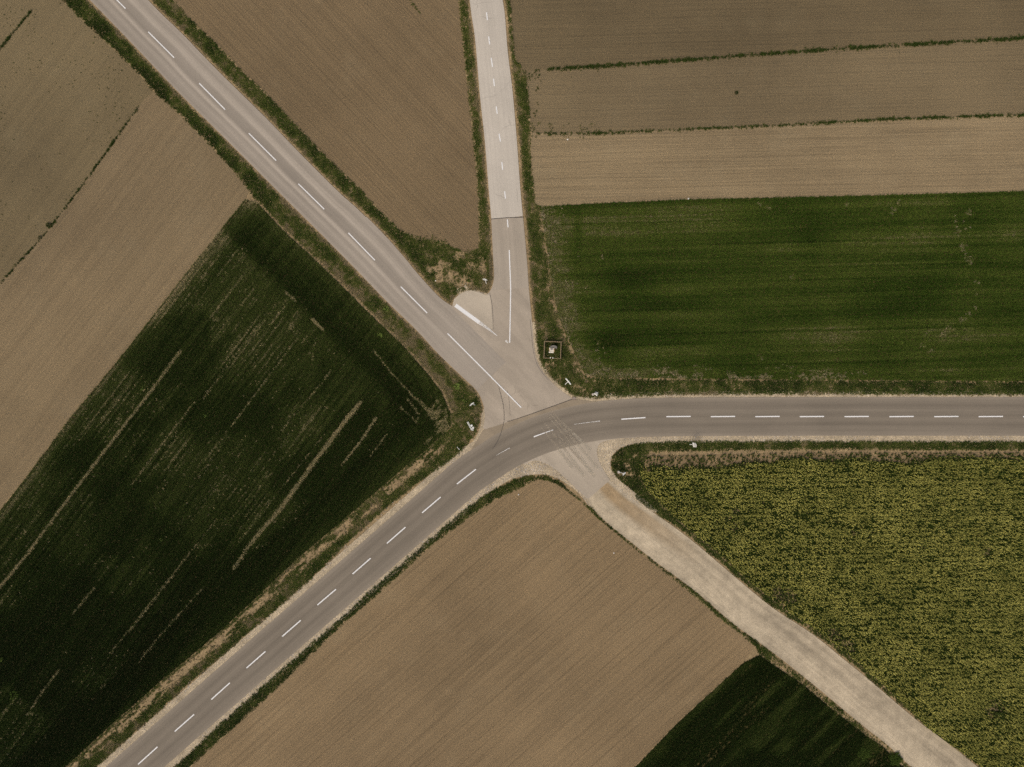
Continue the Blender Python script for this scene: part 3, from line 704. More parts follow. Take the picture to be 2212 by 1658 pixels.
# --- eastern crop
x, y = grid(WH_E, 28)
s, t = rowco(x, y, R_E)
eL = dline(x, y, [(1165, 447), (1176, 500), (1190, 600), (1206, 683), (1222, 722), (1240, 760), (1262, 808)])
eB = dline(x, y, [(1262, 808), (1290, 816), (1463, 818), (2212, 824), (2600, 828)])
eT = dline(x, y, WE_TOP)
tint = 0.50 + 0.09 * ss(1700, 1350, x) + 0.62 * (fbm(s, t, 520, 1, 24) - 0.5) + 0.50 * (fbm(x, y, 190, 2) - 0.5) + 0.32 * (vn(s, t, 300, 4, 3.2) - 0.5)
tint += 0.26 * ss(60, 8, eL) + 0.24 * ss(45, 8, eB) * ss(0.35, 0.65, vn(x, y, 90, 3)) - 0.20 * ss(22, 4, eT)
for (px_, py_, rx, ry, k_) in [(1360, 610, 55, 36, .30), (1310, 748, 45, 34, .30), (1690, 448, 30, 16, .2), (1750, 516, 60, 26, .18), (1248, 500, 10, 60, .22), (1900, 640, 200, 40, .08), (2150, 560, 120, 120, .10), (1420, 700, 90, 30, .12)]:
    tint -= k_ * np.exp(-((x - px_) / rx) ** 2 - ((y - py_) / ry) ** 2)
for ly in (480, 508, 530, 560, 585, 612, 640, 668, 690, 722, 745, 770, 792):  # tramline shadows, painted as thin darker lines in the leaf tint
    ln = np.abs(t - rowco(np.array([1463.]), np.array([ly + 0.]), R_E)[1][0])
    tint -= 0.22 * ss(2.6, 0.6, ln) * ss(0.35, 0.6, vn(s, t, 260, ly % 7, 40))
dens = 1 - 0.75 * ss(34, 4, eB) * ss(0.48, 0.62, fbm(x, y, 26, 4, 12)) * ss(2000, 1700, x + 400 * (vn(x, y, 300, 2) - .5)) - 0.5 * ss(16, 0, eL) * ss(0.4, 0.6, vn(x, y, 18, 5))
dens *= 1 - 0.45 * ss(70, 10, eL) * ss(0.55, 0.75, fbm(x, y, 16, 1))
for (px_, py_, r_, k_) in [(1660, 447, 9, .8), (1640, 440, 8, .5), (1830, 450, 14, .7), (1826, 466, 12, .7), (1940, 440, 10, .6), (1930, 458, 12, .6), (2090, 460, 12, .6), (2085, 490, 12, .6), (2080, 530, 10, .6), (2065, 545, 10, .6), (2100, 560, 9, .5), (1300, 558, 6, .8), (1265, 620, 6, .6), (2010, 720, 14, .5), (1990, 745, 10, .5), (1680, 768, 14, .5), (1640, 775, 12, .5), (1710, 600, 8, .4)]:
    d = np.hypot(x - px_, y - py_); m = ss(r_, r_ * .3, d) * k_ * ss(0.35, 0.6, vn(x, y, 7, 3)); dens = dens * (1 - 0.6 * m); tint = tint + 0.22 * m
d = dline(x, y, [(2060, 470), (2075, 540), (2110, 600), (2112, 660), (2040, 720), (1990, 770)]); m = ss(9, 2, d) * ss(0.5, 0.75, vn(x, y, 14, 2)) * 0.3
dens *= 1 - m; tint += 0.3 * m
dry = RNG.random(len(x)) > dens
tint = np.where(dry, RNG.uniform(0.85, 1.0, len(x)), np.minimum(tint, 0.80)); scl = np.where(dry, RNG.uniform(0.85, 1.1, len(x)), RNG.uniform(0.8, 1.2, len(x)))
scatter('wheat_crop', 'bright green eastern crop between the pale brown field and the main road', 'crop', x, y, 0.035, scl, tint, T_E)

# --- southern dark crop
x, y = grid(WH_S, 40)
s, t = rowco(x, y, R_S + 0.05)
tint = 0.14 + 0.36 * ss(0.45, 0.8, vn(s, t, 90, 1, 14)) * ss(0.35, 0.6, fbm(x, y, 90, 2)) + 0.2 * (vn(s, t, 60, 3, 4) - 0.5)
dl = dline(x, y, [(1606, 1432), (1463, 1563), (1370, 1660), (1080, 1975)]); tint += 0.25 * ss(26, 4, dl)
dens = 1 - 0.5 * ss(0.72, 0.9, vn(s, t, 140, 4, 4)) - 0.5 * ss(3.5, 1, np.abs(dl - 16)) * ss(1500, 1430, y)
kp = RNG.random(len(x)) < dens
x, y, tint = x[kp], y[kp], tint[kp]
scatter('wheat_crop', 'nearly black green crop at the bottom edge beside the gravel track', 'crop', x, y, 0.03, RNG.uniform(0.85, 1.3, len(x)), tint, T_W)

# --- flowering rape
x, y = grid(RAPE, 60)
left = dline(x, y, [(1378, 985), (1382, 1030), (1400, 1062), (1463, 1122), (1548, 1192), (1626, 1262), (1700, 1318), (1770, 1366), (1854, 1432), (1939, 1508), (2007, 1575), (2118, 1655), (2460, 1950)])
topd = dline(x, y, [(1378, 985), (1463, 984), (1734, 978), (2600, 978)])
bare = ss(0.0, 1.0, ss(30, 6, topd - 14 * (vn(x, y, 60, 1) - 0.5) - 10 * ss(1700, 1500, x)))
for (px_, py_, r_) in [(1400, 1010, 16), (1570, 1120, 14), (1585, 1140, 14), (1700, 1292, 30), (1680, 1280, 24), (1800, 1370, 26), (1830, 1395, 26), (1845, 1150, 14), (1900, 1290, 12), (2130, 1190, 16), (1990, 1180, 10), (1590, 1105, 12), (2150, 1530, 40), (1640, 1120, 10)]:
    bare = np.maximum(bare, 0.75 * ss(r_, r_ * .4, np.hypot(x - px_, y - py_)))
cl = fbm(x, y, 12, 3, 6); rows_ = vn(x, y, 140, 4, 5)
gaps = 0.18 + 0.82 * ss(0.28, 0.56, cl + 0.22 * (rows_ - 0.5) + 0.10 * (fbm(x, y, 160, 5) - 0.5))
rowm = 0.5 + 0.5 * np.sin((y + 5.0 * (vn(x, y, 120, 2) - 0.5) + 0.02 * x) * 6.283 / 11.0)
gaps = np.clip(gaps * (0.42 + 0.85 * rowm), 0, 1)
leafk = RNG.random(len(x)) < (1 - bare * 0.85) * 0.8
scatter('rape_crop', 'green leaves of the yellow flowering crop right of the gravel track', 'crop', x[leafk], y[leafk], 0.012, (RNG.uniform(0.8, 1.2, len(x)) * (0.75 + 0.25 * gaps))[leafk], (0.40 + 0.55 * gaps * vn(x, y, 9, 2))[leafk], T_R)
fk = RNG.random(len(x)) < gaps * (1 - bare) * 0.74
jx = RNG.uniform(-2, 2, len(x)); jy = RNG.uniform(-2, 2, len(x))
scatter('rape_flowers', 'yellow blossom of the flowering crop right of the gravel track', 'flowers', (x + jx)[fk], (y + jy)[fk], 0.012, RNG.uniform(0.8, 1.15, len(x))[fk], (0.35 + 0.5 * vn(x, y, 30, 6) + RNG.uniform(-.2, .2, len(x)))[fk], T_F)

# --- verges
def road_d(x, y):
    return np.minimum.reduce([dline(x, y, l) for l in (NW_L[::2] + [NW_L[-1]], NW_R[::2] + [NW_R[-1]], N_L[::2] + [N_L[-1]], N_R[::2] + [N_R[-1]], TIP, E_TOP[::2] + [E_TOP[-1]], E_BOT[::2] + [E_BOT[-1]], SW_R[::2] + [SW_R[-1]])])

def verge(label, poly, edge_line, fn=None, per=50, gap=(2, 7), base=0.36):
    """ragged grass: thins out on the gravel next to the road and towards the field edge"""
    x, y = grid(poly, per)
    rd = road_d(x, y); ed = dline(x, y, edge_line)
    n1 = fbm(x, y, 15, 1); n2 = fbm(x, y, 60, 2)
    dens = ss(gap[0], gap[1], rd + 5 * (n1 - 0.5)) * (0.30 + 0.70 * ss(0, 7, ed + 6 * (vn(x, y, 9, 4) - 0.35)))
    dens *= 1 - 0.25 * ss(0.60, 0.75, n1)
    tint = base + 0.12 + 0.75 * (n1 - 0.5) + 0.60 * (n2 - 0.5) + 0.42 * ss(15, 3, rd) + 0.22 * ss(0.62, 0.8, vn(x, y, 8, 5))
    if fn:
        dd, tt = fn(x, y, rd, ed); dens = dens * dd; tint = tint + tt
    k = RNG.random(len(x)) < dens
    x, y, tint = x[k], y[k], tint[k]
    return scatter('verge_grass', label, 'grass', x, y, 0.015 + 0.03 * (road_d(x, y) < 16), RNG.uniform(0.6, 1.15, len(x)), tint, T_G)

LP = [p for p in NW_L if p[1] < 870]
LW = [(538, 413), (553, 436), (610, 497), (677, 559), (732, 612), (799, 679), (867, 744), (921, 805), (955, 849), (972, 893)]
def f_nwl(x, y, rd, ed):
    n = vn(x, y, 26, 6)
    pale = ss(8, 1.5, dline(x, y, LW[1:] )) * ss(0.2, 0.5, vn(x, y, 40, 3) + 0.2)
    strip = ss(420, 460, y) * ss(30, 12, ed)
    return 1 - 0.85 * pale, 0.30 * (n - 0.5) - 0.07 * (y < 430) + 0.20 * ss(0.60, 0.75, vn(x, y, 20, 4)) + 0.28 * strip + 0.14 * ss(640, 760, y) + 0.3 * pale - 0.08 * ss(18, 30, rd) * (y < 500)
verge('shaggy dark grass verge along the lower side of the northwest road', V_NWL + LW[1:] + [(1046, 893)] + LP[::-1], V_NWL + LW[1:], f_nwl, base=0.34)

LS = [(972, 893), (974, 922), (921, 972), (867, 1016), (776, 1094), (645, 1205), (476, 1364), (340, 1478), (238, 1568), (149, 1650), (-120, 1890)]
def f_swl(x, y, rd, ed):
    s_, t_ = rowco(x, y, R_S)
    band = ss(3, 9, ed) * ss(34, 18, ed)
    b = band * ss(0.38, 0.56, fbm(s_, t_, 34, 2, 8)) * ss(985, 935, x)
    return 1 - 0.92 * b, 0.20 * b + 0.18
verge('patchy yellowing grass verge on the upper side of the main road at lower left', LS + [p for p in NW_L if p[1] > 893][::-1], LS, f_swl, gap=(8, 14), base=0.36)

def f_n(x, y, rd, ed):
    tipz = ss(490, 530, y) * ss(860, 900, x)
    p = tipz * ss(0.46, 0.66, fbm(x, y, 24, 5)) * ss(10, 22, rd)
    p2 = ss(26, 8, np.hypot((x - 1000) * 0.8, y - 612)) * ss(0.35, 0.6, vn(x, y, 10, 3))
    nrd = (x > 985) * (y < 520)
    return (1 - 0.85 * p) * (1 - 0.9 * p2) * (1 - 0.25 * nrd * vn(x, y, 12, 1)), 0.22 * tipz + 0.2 * p + 0.16 * nrd + 0.16 * ss(0.60, 0.75, vn(x, y, 20, 4)) - 0.04
vn_poly = [p for p in NW_R] + TIP[::-1] + N_L[::-1] + SOIL_N[::-1]
verge('grass verge and weedy tip around the wedge shaped northern field', vn_poly, SOIL_N, f_n, base=0.34)
# stragglers of that weedy corner spreading into the field
x, y = grid([(840, 460), (1034, 460), (1034, 546), (900, 530)], 9)
d = ss(30, 4, dline(x, y, [(840, 480), (901, 512), (952, 520), (1003, 545), (1034, 538)])) * ss(0.50, 0.64, fbm(x, y, 20, 3))
k = RNG.random(len(x)) < d * 0.8
scatter('weeds', 'loose grey green weeds creeping into the tip of the wedge field', 'weeds', x[k], y[k], 0.02, RNG.uniform(0.5, 1.0, k.sum()), 0.5 + 0.3 * RNG.random(k.sum()), T_G)

EL = [(1060, -300), (1102, 0), (1111, 119), (1138, 166), (1145, 237), (1147, 339), (1157, 440), (1165, 447), (1176, 500), (1190, 600), (1206, 683), (1222, 722), (1240, 760), (1262, 808), (1290, 816), (1463, 818), (2212, 824), (2600, 828)]
def f_ne(x, y, rd, ed):
    bl = ss(12, 1, dline(x, y, [(1172, 470), (1178, 540), (1186, 610), (1200, 680), (1220, 725), (1246, 790), (1262, 815)])) * (0.45 + 0.55 * ss(0.4, 0.6, vn(x, y, 34, 3))) * ss(0.38, 0.6, vn(x, y, 9, 2))
    low = ss(0.55, 0.7, vn(x, y, 13, 7)) * (y > 780) * (x < 1330) * 0.6
    fence = (np.abs(x - 1193) < 22) * (np.abs(y - 757) < 22)
    er = ss(1300, 1340, x); n = fbm(x, y, 30, 4)
    d2 = er * (0.95 * ss(7, 1, ed) * ss(0.40, 0.60, vn(x, y, 70, 6)) * (1 - 0.3 * n))
    up = (y < 440)
    return (1 - 0.8 * bl) * (1 - low) * (1 - d2), 0.26 * bl - 0.06 * fence + 0.12 * up - 0.10 * er * ss(22, 8, ed) + 0.16 * (1 - er) * (1 - up)
verge('grass verge from the pale north road round the corner and along the main road', EL + [(2600, 850)] + E_TOP[::-1] + N_R[::-1], EL, f_ne, gap=(3, 9), base=0.36)

RT = [(2600, 978), (2212, 974), (1734, 972), (1463, 976), (1400, 980), (1382, 1030), (1400, 1062), (1463, 1122), (1548, 1192), (1626, 1262), (1700, 1318), (1770, 1366), (1854, 1432), (1939, 1508), (2007, 1575), (2118, 1655), (2460, 1950)]
def f_se(x, y, rd, ed):
    td = dline(x, y, TR_R); tr = ss(1090, 1110, y)
    d1 = ss(0, 6, td + 6 * (vn(x, y, 14, 3) - 0.6))
    patch = ss(26, 10, np.hypot(x - 1350, y - 1024)) * ss(0.4, 0.6, vn(x, y, 10, 2)) + 0.7 * ss(30, 10, np.hypot(x - 1372, y - 1000)) * ss(0.42, 0.6, vn(x, y, 12, 5))
    er = ss(1400, 1440, x) * (y < 1000)
    return d1 * (1 - 0.8 * np.clip(patch, 0, 1)), 0.15 * patch + 0.05 * tr
verge('grass verge below the main road and down the right side of the gravel track', [(2600, 953), (2212, 953), (1700, 951), (1480, 951), (1375, 958), (1341, 968), (1322, 986), (1319, 1011), (1335, 1035), (1375, 1067)] + [p for p in TR_R if p[1] > 1075] + RT[::-1], RT, f_se, gap=(9, 15), base=0.34)
# small weeds on the bare strip above the rape
x, y = grid([(1370, 966), (2362, 966), (2362, 1000), (1400, 1010)], 8)
k = RNG.random(len(x)) < 0.06 + ss(0.46, 0.64, fbm(x, y, 14, 6)) * 0.8
scatter('weeds', 'sparse weeds on the bare strip above the yellow crop', 'weeds', x[k], y[k], 0.02, RNG.uniform(0.4, 0.8, k.sum()), 0.35 + 0.4 * RNG.random(k.sum()), T_G)

SB = [(1274, 1092), (1250, 1066), (1216, 1040), (1182, 1026), (1148, 1026), (1114, 1033), (1067, 1054), (1000, 1098)]
def f_s(x, y, rd, ed):
    td = dline(x, y, TR_L); tr = (x > 1262) & (y > 1080)
    d1 = np.where(tr, ss(-1, 4, td + 3 * (vn(x, y, 10, 3) - 0.5)) * ss(0.25, 0.5, vn(x, y, 22, 2) + 0.2), 1)
    d0 = ss(0, 6, dline(x, y, SB) * np.where(inpoly(x, y, sh_b), -1, 1) + 4 * (vn(x, y, 8, 5) - 0.4))
    return d1 * np.where((x > 990) & (y < 1100), d0, 1), -0.04
SO = SOIL_S[:11]
verge('dark grass verge between the main road and the southern brown field', SW_R + [SOIL_S[9]] + SOIL_S[:9][::-1] + SOIL_S[::-1][0:5][::1] + [(1290, 1112)], SOIL_S[:10], f_s, gap=(9, 16), base=0.30)
TRL2 = [p for p in TR_L if p[1] > 1095]
SD = [(1289, 1118), (1377, 1190), (1480, 1272), (1548, 1331), (1630, 1396), (1640, 1416), (1735, 1480), (1800, 1535), (1871, 1590), (1905, 1612), (1950, 1657), (2230, 1910)]
def f_tl(x, y, rd, ed):
    td = dline(x, y, TR_L); lowr = ss(1400, 1440, y)
    p = ss(0.42, 0.6, fbm(x, y, 26, 3)) * lowr
    return ss(0, 5, td + 5 * (vn(x, y, 9, 3) - 0.45)) * (1 - 0.7 * p), 0.16 * lowr + 0.05
verge('thin ragged grass edge along the lower left side of the gravel track', TRL2 + SD[::-1], SD, f_tl, gap=(-20, -10), base=0.34)
WT = SD

# --- grass strips between the fields
def strip(label, line, wd, dens_fn=None, tint0=0.22, per=40):
    L = resample(line, 400); nrm = np.gradient(L, axis=0); nrm /= np.linalg.norm(nrm, axis=1)[:, None]
    tot = np.sum(np.hypot(*np.diff(L, axis=0).T)) / PPM
    n = int(tot * wd * 2 / PPM * per)
    i = RNG.integers(0, 400, n); f = RNG.random(n)
    off = RNG.normal(0, wd * 0.42, n)
    x = L[i, 0] + nrm[i, 0] * (f - .5) * 7 - nrm[i, 1] * off; y = L[i, 1] + nrm[i, 1] * (f - .5) * 7 + nrm[i, 0] * off
    k = (x > XMIN) & (x < XMAX) & (y > YMIN) & (y < YMAX)
    if dens_fn is not None: k &= RNG.random(n) < dens_fn(x, y)
    k &= RNG.random(n) < 0.35 + 0.65 * ss(0.3, 0.55, vn(x, y, 18, 4))
    x, y, off = x[k], y[k], off[k]
    return scatter('grass_strip', label, 'grass', x, y, 0.025, RNG.uniform(0.6, 1.25, len(x)), tint0 + 0.25 * np.abs(off) / wd + RNG.uniform(-.1, .1, len(x)), T_G)
strip('upper of the two long dark grass strips across the northeastern fields', H2[1:], 5.0)
strip('lower broken grass strip across the northeastern fields', [(1160, 289)] + H3[1:], 4.2, lambda x, y: np.where(x < 1240, 0.45, np.where((x > 1340) & (x < 1600), 0.35 + 0.3 * vn(x, y, 40, 2), np.where((x > 1640) & (x < 1700), 0.5, 0.95))), 0.30)
strip('thin dark grass line between the two western brown fields', LINE1, 2.6, lambda x, y: 0.35 + 0.65 * ss(0.3, 0.55, vn(x, y, 34, 6)), 0.22)
strip('short grass line at the left edge of the weedy field', [(68, 24), (45, 52), (20, 82), (0, 108), (-120, 260)], 2.6, None, 0.24)
strip('short dark grass streak at the top of the wedge field', [(860, -40), (888, 5), (908, 30)], 3.0, None, 0.5, 24)
# clumps of the lower strip near the north road
x, y = grid([(1140, 262), (1290, 268), (1290, 300), (1140, 305)], 10)
k = RNG.random(len(x)) < ss(0.46, 0.62, fbm(x, y, 16, 2)) * 0.7
scatter('weeds', 'ragged weeds where the lower grass strip meets the north road verge', 'weeds', x[k], y[k], 0.03, RNG.uniform(0.4, 0.9, k.sum()), 0.4 + 0.3 * RNG.random(k.sum()), T_G)
x, y = grid([(1130, 150), (1170, 150), (1160, 250), (1140, 260)], 12)
k = RNG.random(len(x)) < ss(0.42, 0.58, fbm(x, y, 14, 3)) * 0.9
scatter('weeds', 'bushy weeds bulging from the north road verge into the brown field', 'weeds', x[k], y[k], 0.03, RNG.uniform(0.6, 1.1, k.sum()), 0.25 + 0.3 * RNG.random(k.sum()), T_G)
# seedlings dotted over the weedy corner field and along strips
x, y = grid([(-150, -150), (0, 0), (60, 20), (130, 5), (300, 165), (330, 205), (300, 240), (44, 565), (-100, 740)], 2.2)
k = RNG.random(len(x)) < (0.03 + 0.55 * ss(0.54, 0.72, fbm(x, y, 55, 3)) + 0.25 * ss(40, 4, dline(x, y, V_NWL)) * ss(.5, .7, vn(x, y, 20, 1)))
scatter('weeds', 'tiny weeds dotted over the brown field in the top left corner', 'weeds', x[k], y[k], 0.02, RNG.uniform(0.25, 0.75, k.sum()), 0.25 + 0.3 * RNG.random(k.sum()), T_G)
x, y = grid([(1190, 160), (2362, 90), (2362, 245), (1190, 290)], 0.5)
k = RNG.random(len(x)) < 0.03 + 0.5 * ss(22, 2, dline(x, y, H3)) * ss(.5, .7, vn(x, y, 25, 1))
scatter('weeds', 'a few tiny weeds in the field between the long grass strips', 'weeds', x[k], y[k], 0.03, RNG.uniform(0.25, 0.6, k.sum()), 0.2 + 0.3 * RNG.random(k.sum()), T_G)

# --- loose stones on the shoulders
def stones(label, x, y, z, smin, smax, tint):
    return scatter('loose_stones', label, 'stones', x, y, z, RNG.uniform(smin, smax, len(x)), tint, T_S)
x, y = grid(list(map(tuple, sh_a)), 26); stones('pale loose gravel on the apron right of the track mouth', x, y, 0.055, .02, .07, RNG.uniform(.3, .9, len(x)))
x, y = grid(list(map(tuple, sh_b)), 40); w_ = ss(40, 5, np.hypot(x - 1150, (y - 1018) * 1.4)); k = RNG.random(len(x)) < 0.5 + 0.5 * w_
stones('white loose gravel piled at the tip left of the track mouth', x[k], y[k], 0.055, .025, .085, (RNG.uniform(.25, .75, len(x)) + .35 * w_)[k])
def shoulder_pts(line, off0, off1, per):
    L = resample(line, 500); nr_ = np.gradient(L, axis=0); nr_ /= np.linalg.norm(nr_, axis=1)[:, None]
    n = int(np.sum(np.hypot(*np.diff(L, axis=0).T)) / PPM * abs(off1 - off0) / PPM * per)
    i = RNG.integers(0, 500, n); o = RNG.uniform(off0, off1, n)
    return L[i, 0] - nr_[i, 1] * o + RNG.uniform(-3, 3, n), L[i, 1] + nr_[i, 0] * o + RNG.uniform(-3, 3, n)
for lab, line, a, b in [('pale loose gravel along the upper edge of the main road at right', E_TOP, -12, -1), ('pale loose gravel along the lower edge of the main road at right', [(2600, 942), (1480, 942)], -13, -1),
                        ('pale loose gravel along the upper edge of the main road at lower left', [p for p in NW_L if p[1] > 950], 1, 12), ('pale loose gravel along the lower edge of the main road at lower left', [p for p in SW_R if p[0] < 1130], -13, -1)]:
    x, y = shoulder_pts(line, a, b, 22)
    k = RNG.random(len(x)) < 0.25 + 0.75 * ss(0.42, 0.6, vn(x, y, 30, 3))
    k &= (x > XMIN) & (x < XMAX) & (y > YMIN) & (y < YMAX)
    stones(lab, x[k], y[k], 0.05, .02, .075, RNG.uniform(.25, 1, k.sum()))

x, y = grid([(978, 660), (982, 640), (1000, 610), (1025, 622), (1050, 634), (1010, 640)], 30); k = RNG.random(len(x)) < 0.5
stones('pale crumbled gravel at the wedge tip between the northern roads', x[k], y[k], 0.05, .02, .07, RNG.uniform(.3, 1, k.sum()))
# --- soil clods
for nm, poly, per, lab in [('a', SOIL_S, 3, 'soil clods on the southern drilled field'), ('b', SOIL_N, 4, 'soil clods on the wedge shaped northern field'), ('c', SOIL_NW, 2, 'soil clods on the smooth western field')]:
    T_C = [stone_src('clod', M['clod'], 70 + k) for k in range(3)] if nm == 'a' else T_C
    x, y = grid(poly, per)
    scatter('soil_clods', lab, 'soil', x, y, 0.02, RNG.uniform(0.02, 0.06, len(x)), RNG.uniform(0.1, 0.7, len(x)), T_C)

# ------------------------------------------------------------------ things
M['steel'] = plain('galvanised_steel', (0.55, 0.53, 0.50), 0.5, 0.08)
M['white'] = plain('white_enamel', (0.78, 0.74, 0.65), 0.6, 0.06)
M['greyback'] = plain('sign_back_grey', (0.50, 0.48, 0.45), 0.5, 0.08)
M['concrete'] = plain('concrete_foot', (0.45, 0.38, 0.31), 0.9, 0.18)
M['wood'] = plain('weathered_timber', (0.19, 0.135, 0.072), 0.85, 0.30, 9)
M['granite'] = plain('grey_granite', (0.165, 0.15, 0.125), 0.9, 0.5, 22, 0.1)
M['marble'] = plain('white_marble', (0.70, 0.64, 0.54), 0.6, 0.12)
M['ochre'] = plain('ochre_stone', (0.50, 0.34, 0.18), 0.8, 0.2)
M['iron'] = plain('rusty_iron', (0.14, 0.09, 0.06), 0.8, 0.3)
M['plant'] = plain('fresh_leaf', (0.15, 0.20, 0.04), 0.8, 0.25, 6, 0.04)
M['shrubleaf'] = plain('shrub_leaf', (0.040, 0.060, 0.011), 0.9, 0.45, 6, 0.02)
M['bushleaf'] = plain('dark_bush_leaf', (0.026, 0.036, 0.008), 0.9, 0.3, 6, 0.02)

def src2(p): return (p[0] * 0.576, p[1] * 0.576)
def box(bm, c, size, rot=None, bevel=0.0):
    r = bmesh.ops.create_cube(bm, size=1.0); vs = r['verts']
    bmesh.ops.scale(bm, vec=size, verts=vs)
    if bevel:
        es = [e for e in bm.edges if all(v in vs for v in e.verts)]
        r2 = bmesh.ops.bevel(bm, geom=es, offset=bevel, segments=2, affect='EDGES', profile=0.6)
        vs = list({v for f in r2['faces'] for v in f.verts} | {v for v in vs if v.is_valid})
    if rot is not None: bmesh.ops.rotate(bm, cent=(0, 0, 0), matrix=rot, verts=vs)
    bmesh.ops.translate(bm, vec=c, verts=vs)
    return vs
def rod(bm, a, b, r0, r1=None, seg=10):
    a, b = Vector(a), Vector(b); d = b - a
    q = d.to_track_quat('Z', 'Y').to_matrix().to_4x4(); q.translation = (a + b) / 2
    bmesh.ops.create_cone(bm, cap_ends=True, segments=seg, radius1=r0, radius2=r0 if r1 is None else r1, depth=d.length, matrix=q)
def part(name, bm, mat, parent, loc=(0, 0, 0)):
    me = bpy.data.meshes.new(name); bm.to_mesh(me); bm.free()
    o = mesh_obj(name, me, M[mat], parent); o.location = loc
    return o
def thing(name, label, cat, p, z=0.0, group=None):
    o = bpy.data.objects.new(name, None); C.objects.link(o); o.location = W(p, z); o.empty_display_size = 0.3
    return tag(o, label, cat, group)

def head_pos(head, h):
    """world place of a sign head of height h that stands over the surveyed roof print"""
    g = W(src2(head)); k = (H - h) / H
    return Vector((g[0] * k, g[1] * k, h))
def sign(name, label, base, head, h, kind, length=0.8, direction=(1, 0), height=0.5, foot=False):
    b = W(src2(base), 0.02); t = thing(name, label, 'sign', src2(base), 0.02)
    top = head_pos(head, h) - Vector(b)
    bm = bmesh.new(); rod(bm, (0, 0, -0.05), top + top.normalized() * 0.06, 0.055); part('post', bm, 'white', t)
    dx = Vector((direction[0], -direction[1], 0)).normalized(); nz = top.normalized(); up = (nz - dx * nz.dot(dx)).normalized(); fr = dx.cross(up)
    rot = Matrix((dx, fr, up)).transposed()
    if kind == 'board':
        bm = bmesh.new(); box(bm, (0, 0, 0), (length, 0.10, height), None, 0.02); bmesh.ops.rotate(bm, cent=(0, 0, 0), matrix=rot, verts=bm.verts[:])
        part('panel', bm, 'white', t, top - up * height * 0.35 + fr * 0.07)
        for s_ in (-0.3, 0.3):
            bm = bmesh.new(); box(bm, dx * s_ * length * 0.3, (0.05, 0.16, 0.05), rot); part('clamp', bm, 'steel', t, top - up * (height * 0.35 + s_ * height * 0.5))
    if kind == 'disc':
        bm = bmesh.new(); bmesh.ops.create_cone(bm, cap_ends=True, segments=28, radius1=length / 2, radius2=length / 2, depth=0.06)
        tilt = Matrix.Rotation(math.radians(90), 3, 'X')
        bmesh.ops.rotate(bm, cent=(0, 0, 0), matrix=rot @ tilt, verts=bm.verts[:]); d = part('disc', bm, 'greyback', t, top - up * length * 0.3 + fr * 0.06)
        bm = bmesh.new()
        R = length / 2
        for k in range(28):
            a0, a1 = k / 28 * 6.2832, (k + 1) / 28 * 6.2832
            rod(bm, dx * R * math.cos(a0) + up * R * math.sin(a0), dx * R * math.cos(a1) + up * R * math.sin(a1), 0.028, None, 6)
        part('rim', bm, 'white', d)
    if foot:
        bm = bmesh.new(); bmesh.ops.create_cone(bm, cap_ends=True, segments=20, radius1=0.27, radius2=0.20, depth=0.22); part('foot', bm, 'concrete', t, (0, 0, 0.10))
    return t, top, dx, up, fr

sign('road_sign', 'round sign on a post in the grass tip between the two northern roads', (1824, 1066), (1819, 1047), 2.5, 'disc', 0.74, (1, 0.22))
sign('direction_sign', 'long white board on a post forming a T in the grass below the fenced monument', (2119, 1443), (2133, 1430), 2.8, 'board', 1.30, (19, 23), 0.35)
t, top, dx, up, fr = sign('road_sign', 'small double board sign with concrete foot at the corner above the main road', (2224, 1480), (2236, 1479), 2.4, 'board', 0.62, (11, 11), 0.45, True)
bm = bmesh.new(); box(bm, (0, 0, 0), (0.55, 0.09, 0.4), Matrix((dx, fr, up)).transposed(), 0.0); part('panel', bm, 'white', t, top - up * 0.7 - fr * 0.30)
bm = bmesh.new(); rod(bm, (0, 0, 0), fr * -0.36, 0.03); part('bracket', bm, 'steel', t, top - up * 0.6)
bm = bmesh.new(); box(bm, (0, 0, 0), (0.30, 0.08, 0.12), Matrix.Rotation(0.35, 3, 'Z')); part('side_arm', bm, 'white', t, top + Vector((0.16, 0.22, -0.15)))
sign('road_sign', 'white sign with a worn reddish earth patch at its foot on the western corner', (1782, 1520), (1768, 1515), 2.6, 'board', 0.80, (14, -11), 0.5)
sign('road_sign', 'sign with round concrete foot on bare earth left of the yellow crop', (2320, 1771), (2340, 1777), 2.6, 'board', 0.62, (10, -11), 0.5, True)
t, top, dx, up, fr = sign('road_sign', 'round sign with a second plate in the verge below the main road at right', (2585, 1667), (2611, 1670), 2.6, 'disc', 0.72, (3, 15))
bm = bmesh.new(); box(bm, (0, 0, 0), (0.75, 0.08, 0.45), Matrix((dx, fr, up)).transposed(), 0.01); part('panel', bm, 'white', t, top - up * 0.55 + Vector((-0.2, 0, 0)))
# large direction sign on the western corner: two long rails on posts, a round sign on an arm, a small plate
t = thing('direction_sign', 'large white angled frame sign with a round plate on the western corner', 'sign', src2((1768, 1614)), 0.02)
a0 = head_pos((1768, 1614), 1.9) - Vector(W(src2((1768, 1614)), 0.02)); a1 = head_pos((1752, 1584), 2.2) - Vector(W(src2((1768, 1614)), 0.02))
dv = (a1 - a0); sv = Vector((dv.y, -dv.x, 0)).normalized()
for k_, s_ in enumerate((0.0, 0.15)):
    bm = bmesh.new(); rod(bm, a0 + sv * s_, a1 + sv * s_, 0.045); part('rail', bm, 'white', t)
for f in (0.03, 0.97):
    q = a0 + dv * f; bm = bmesh.new(); rod(bm, (q.x, q.y, -0.05), q, 0.04); part('post', bm, 'steel', t)
q = a0 + dv * 0.60; e = q + Vector((0.42, -0.06, -0.1)); bm = bmesh.new(); rod(bm, q, e, 0.03); part('arm', bm, 'steel', t)
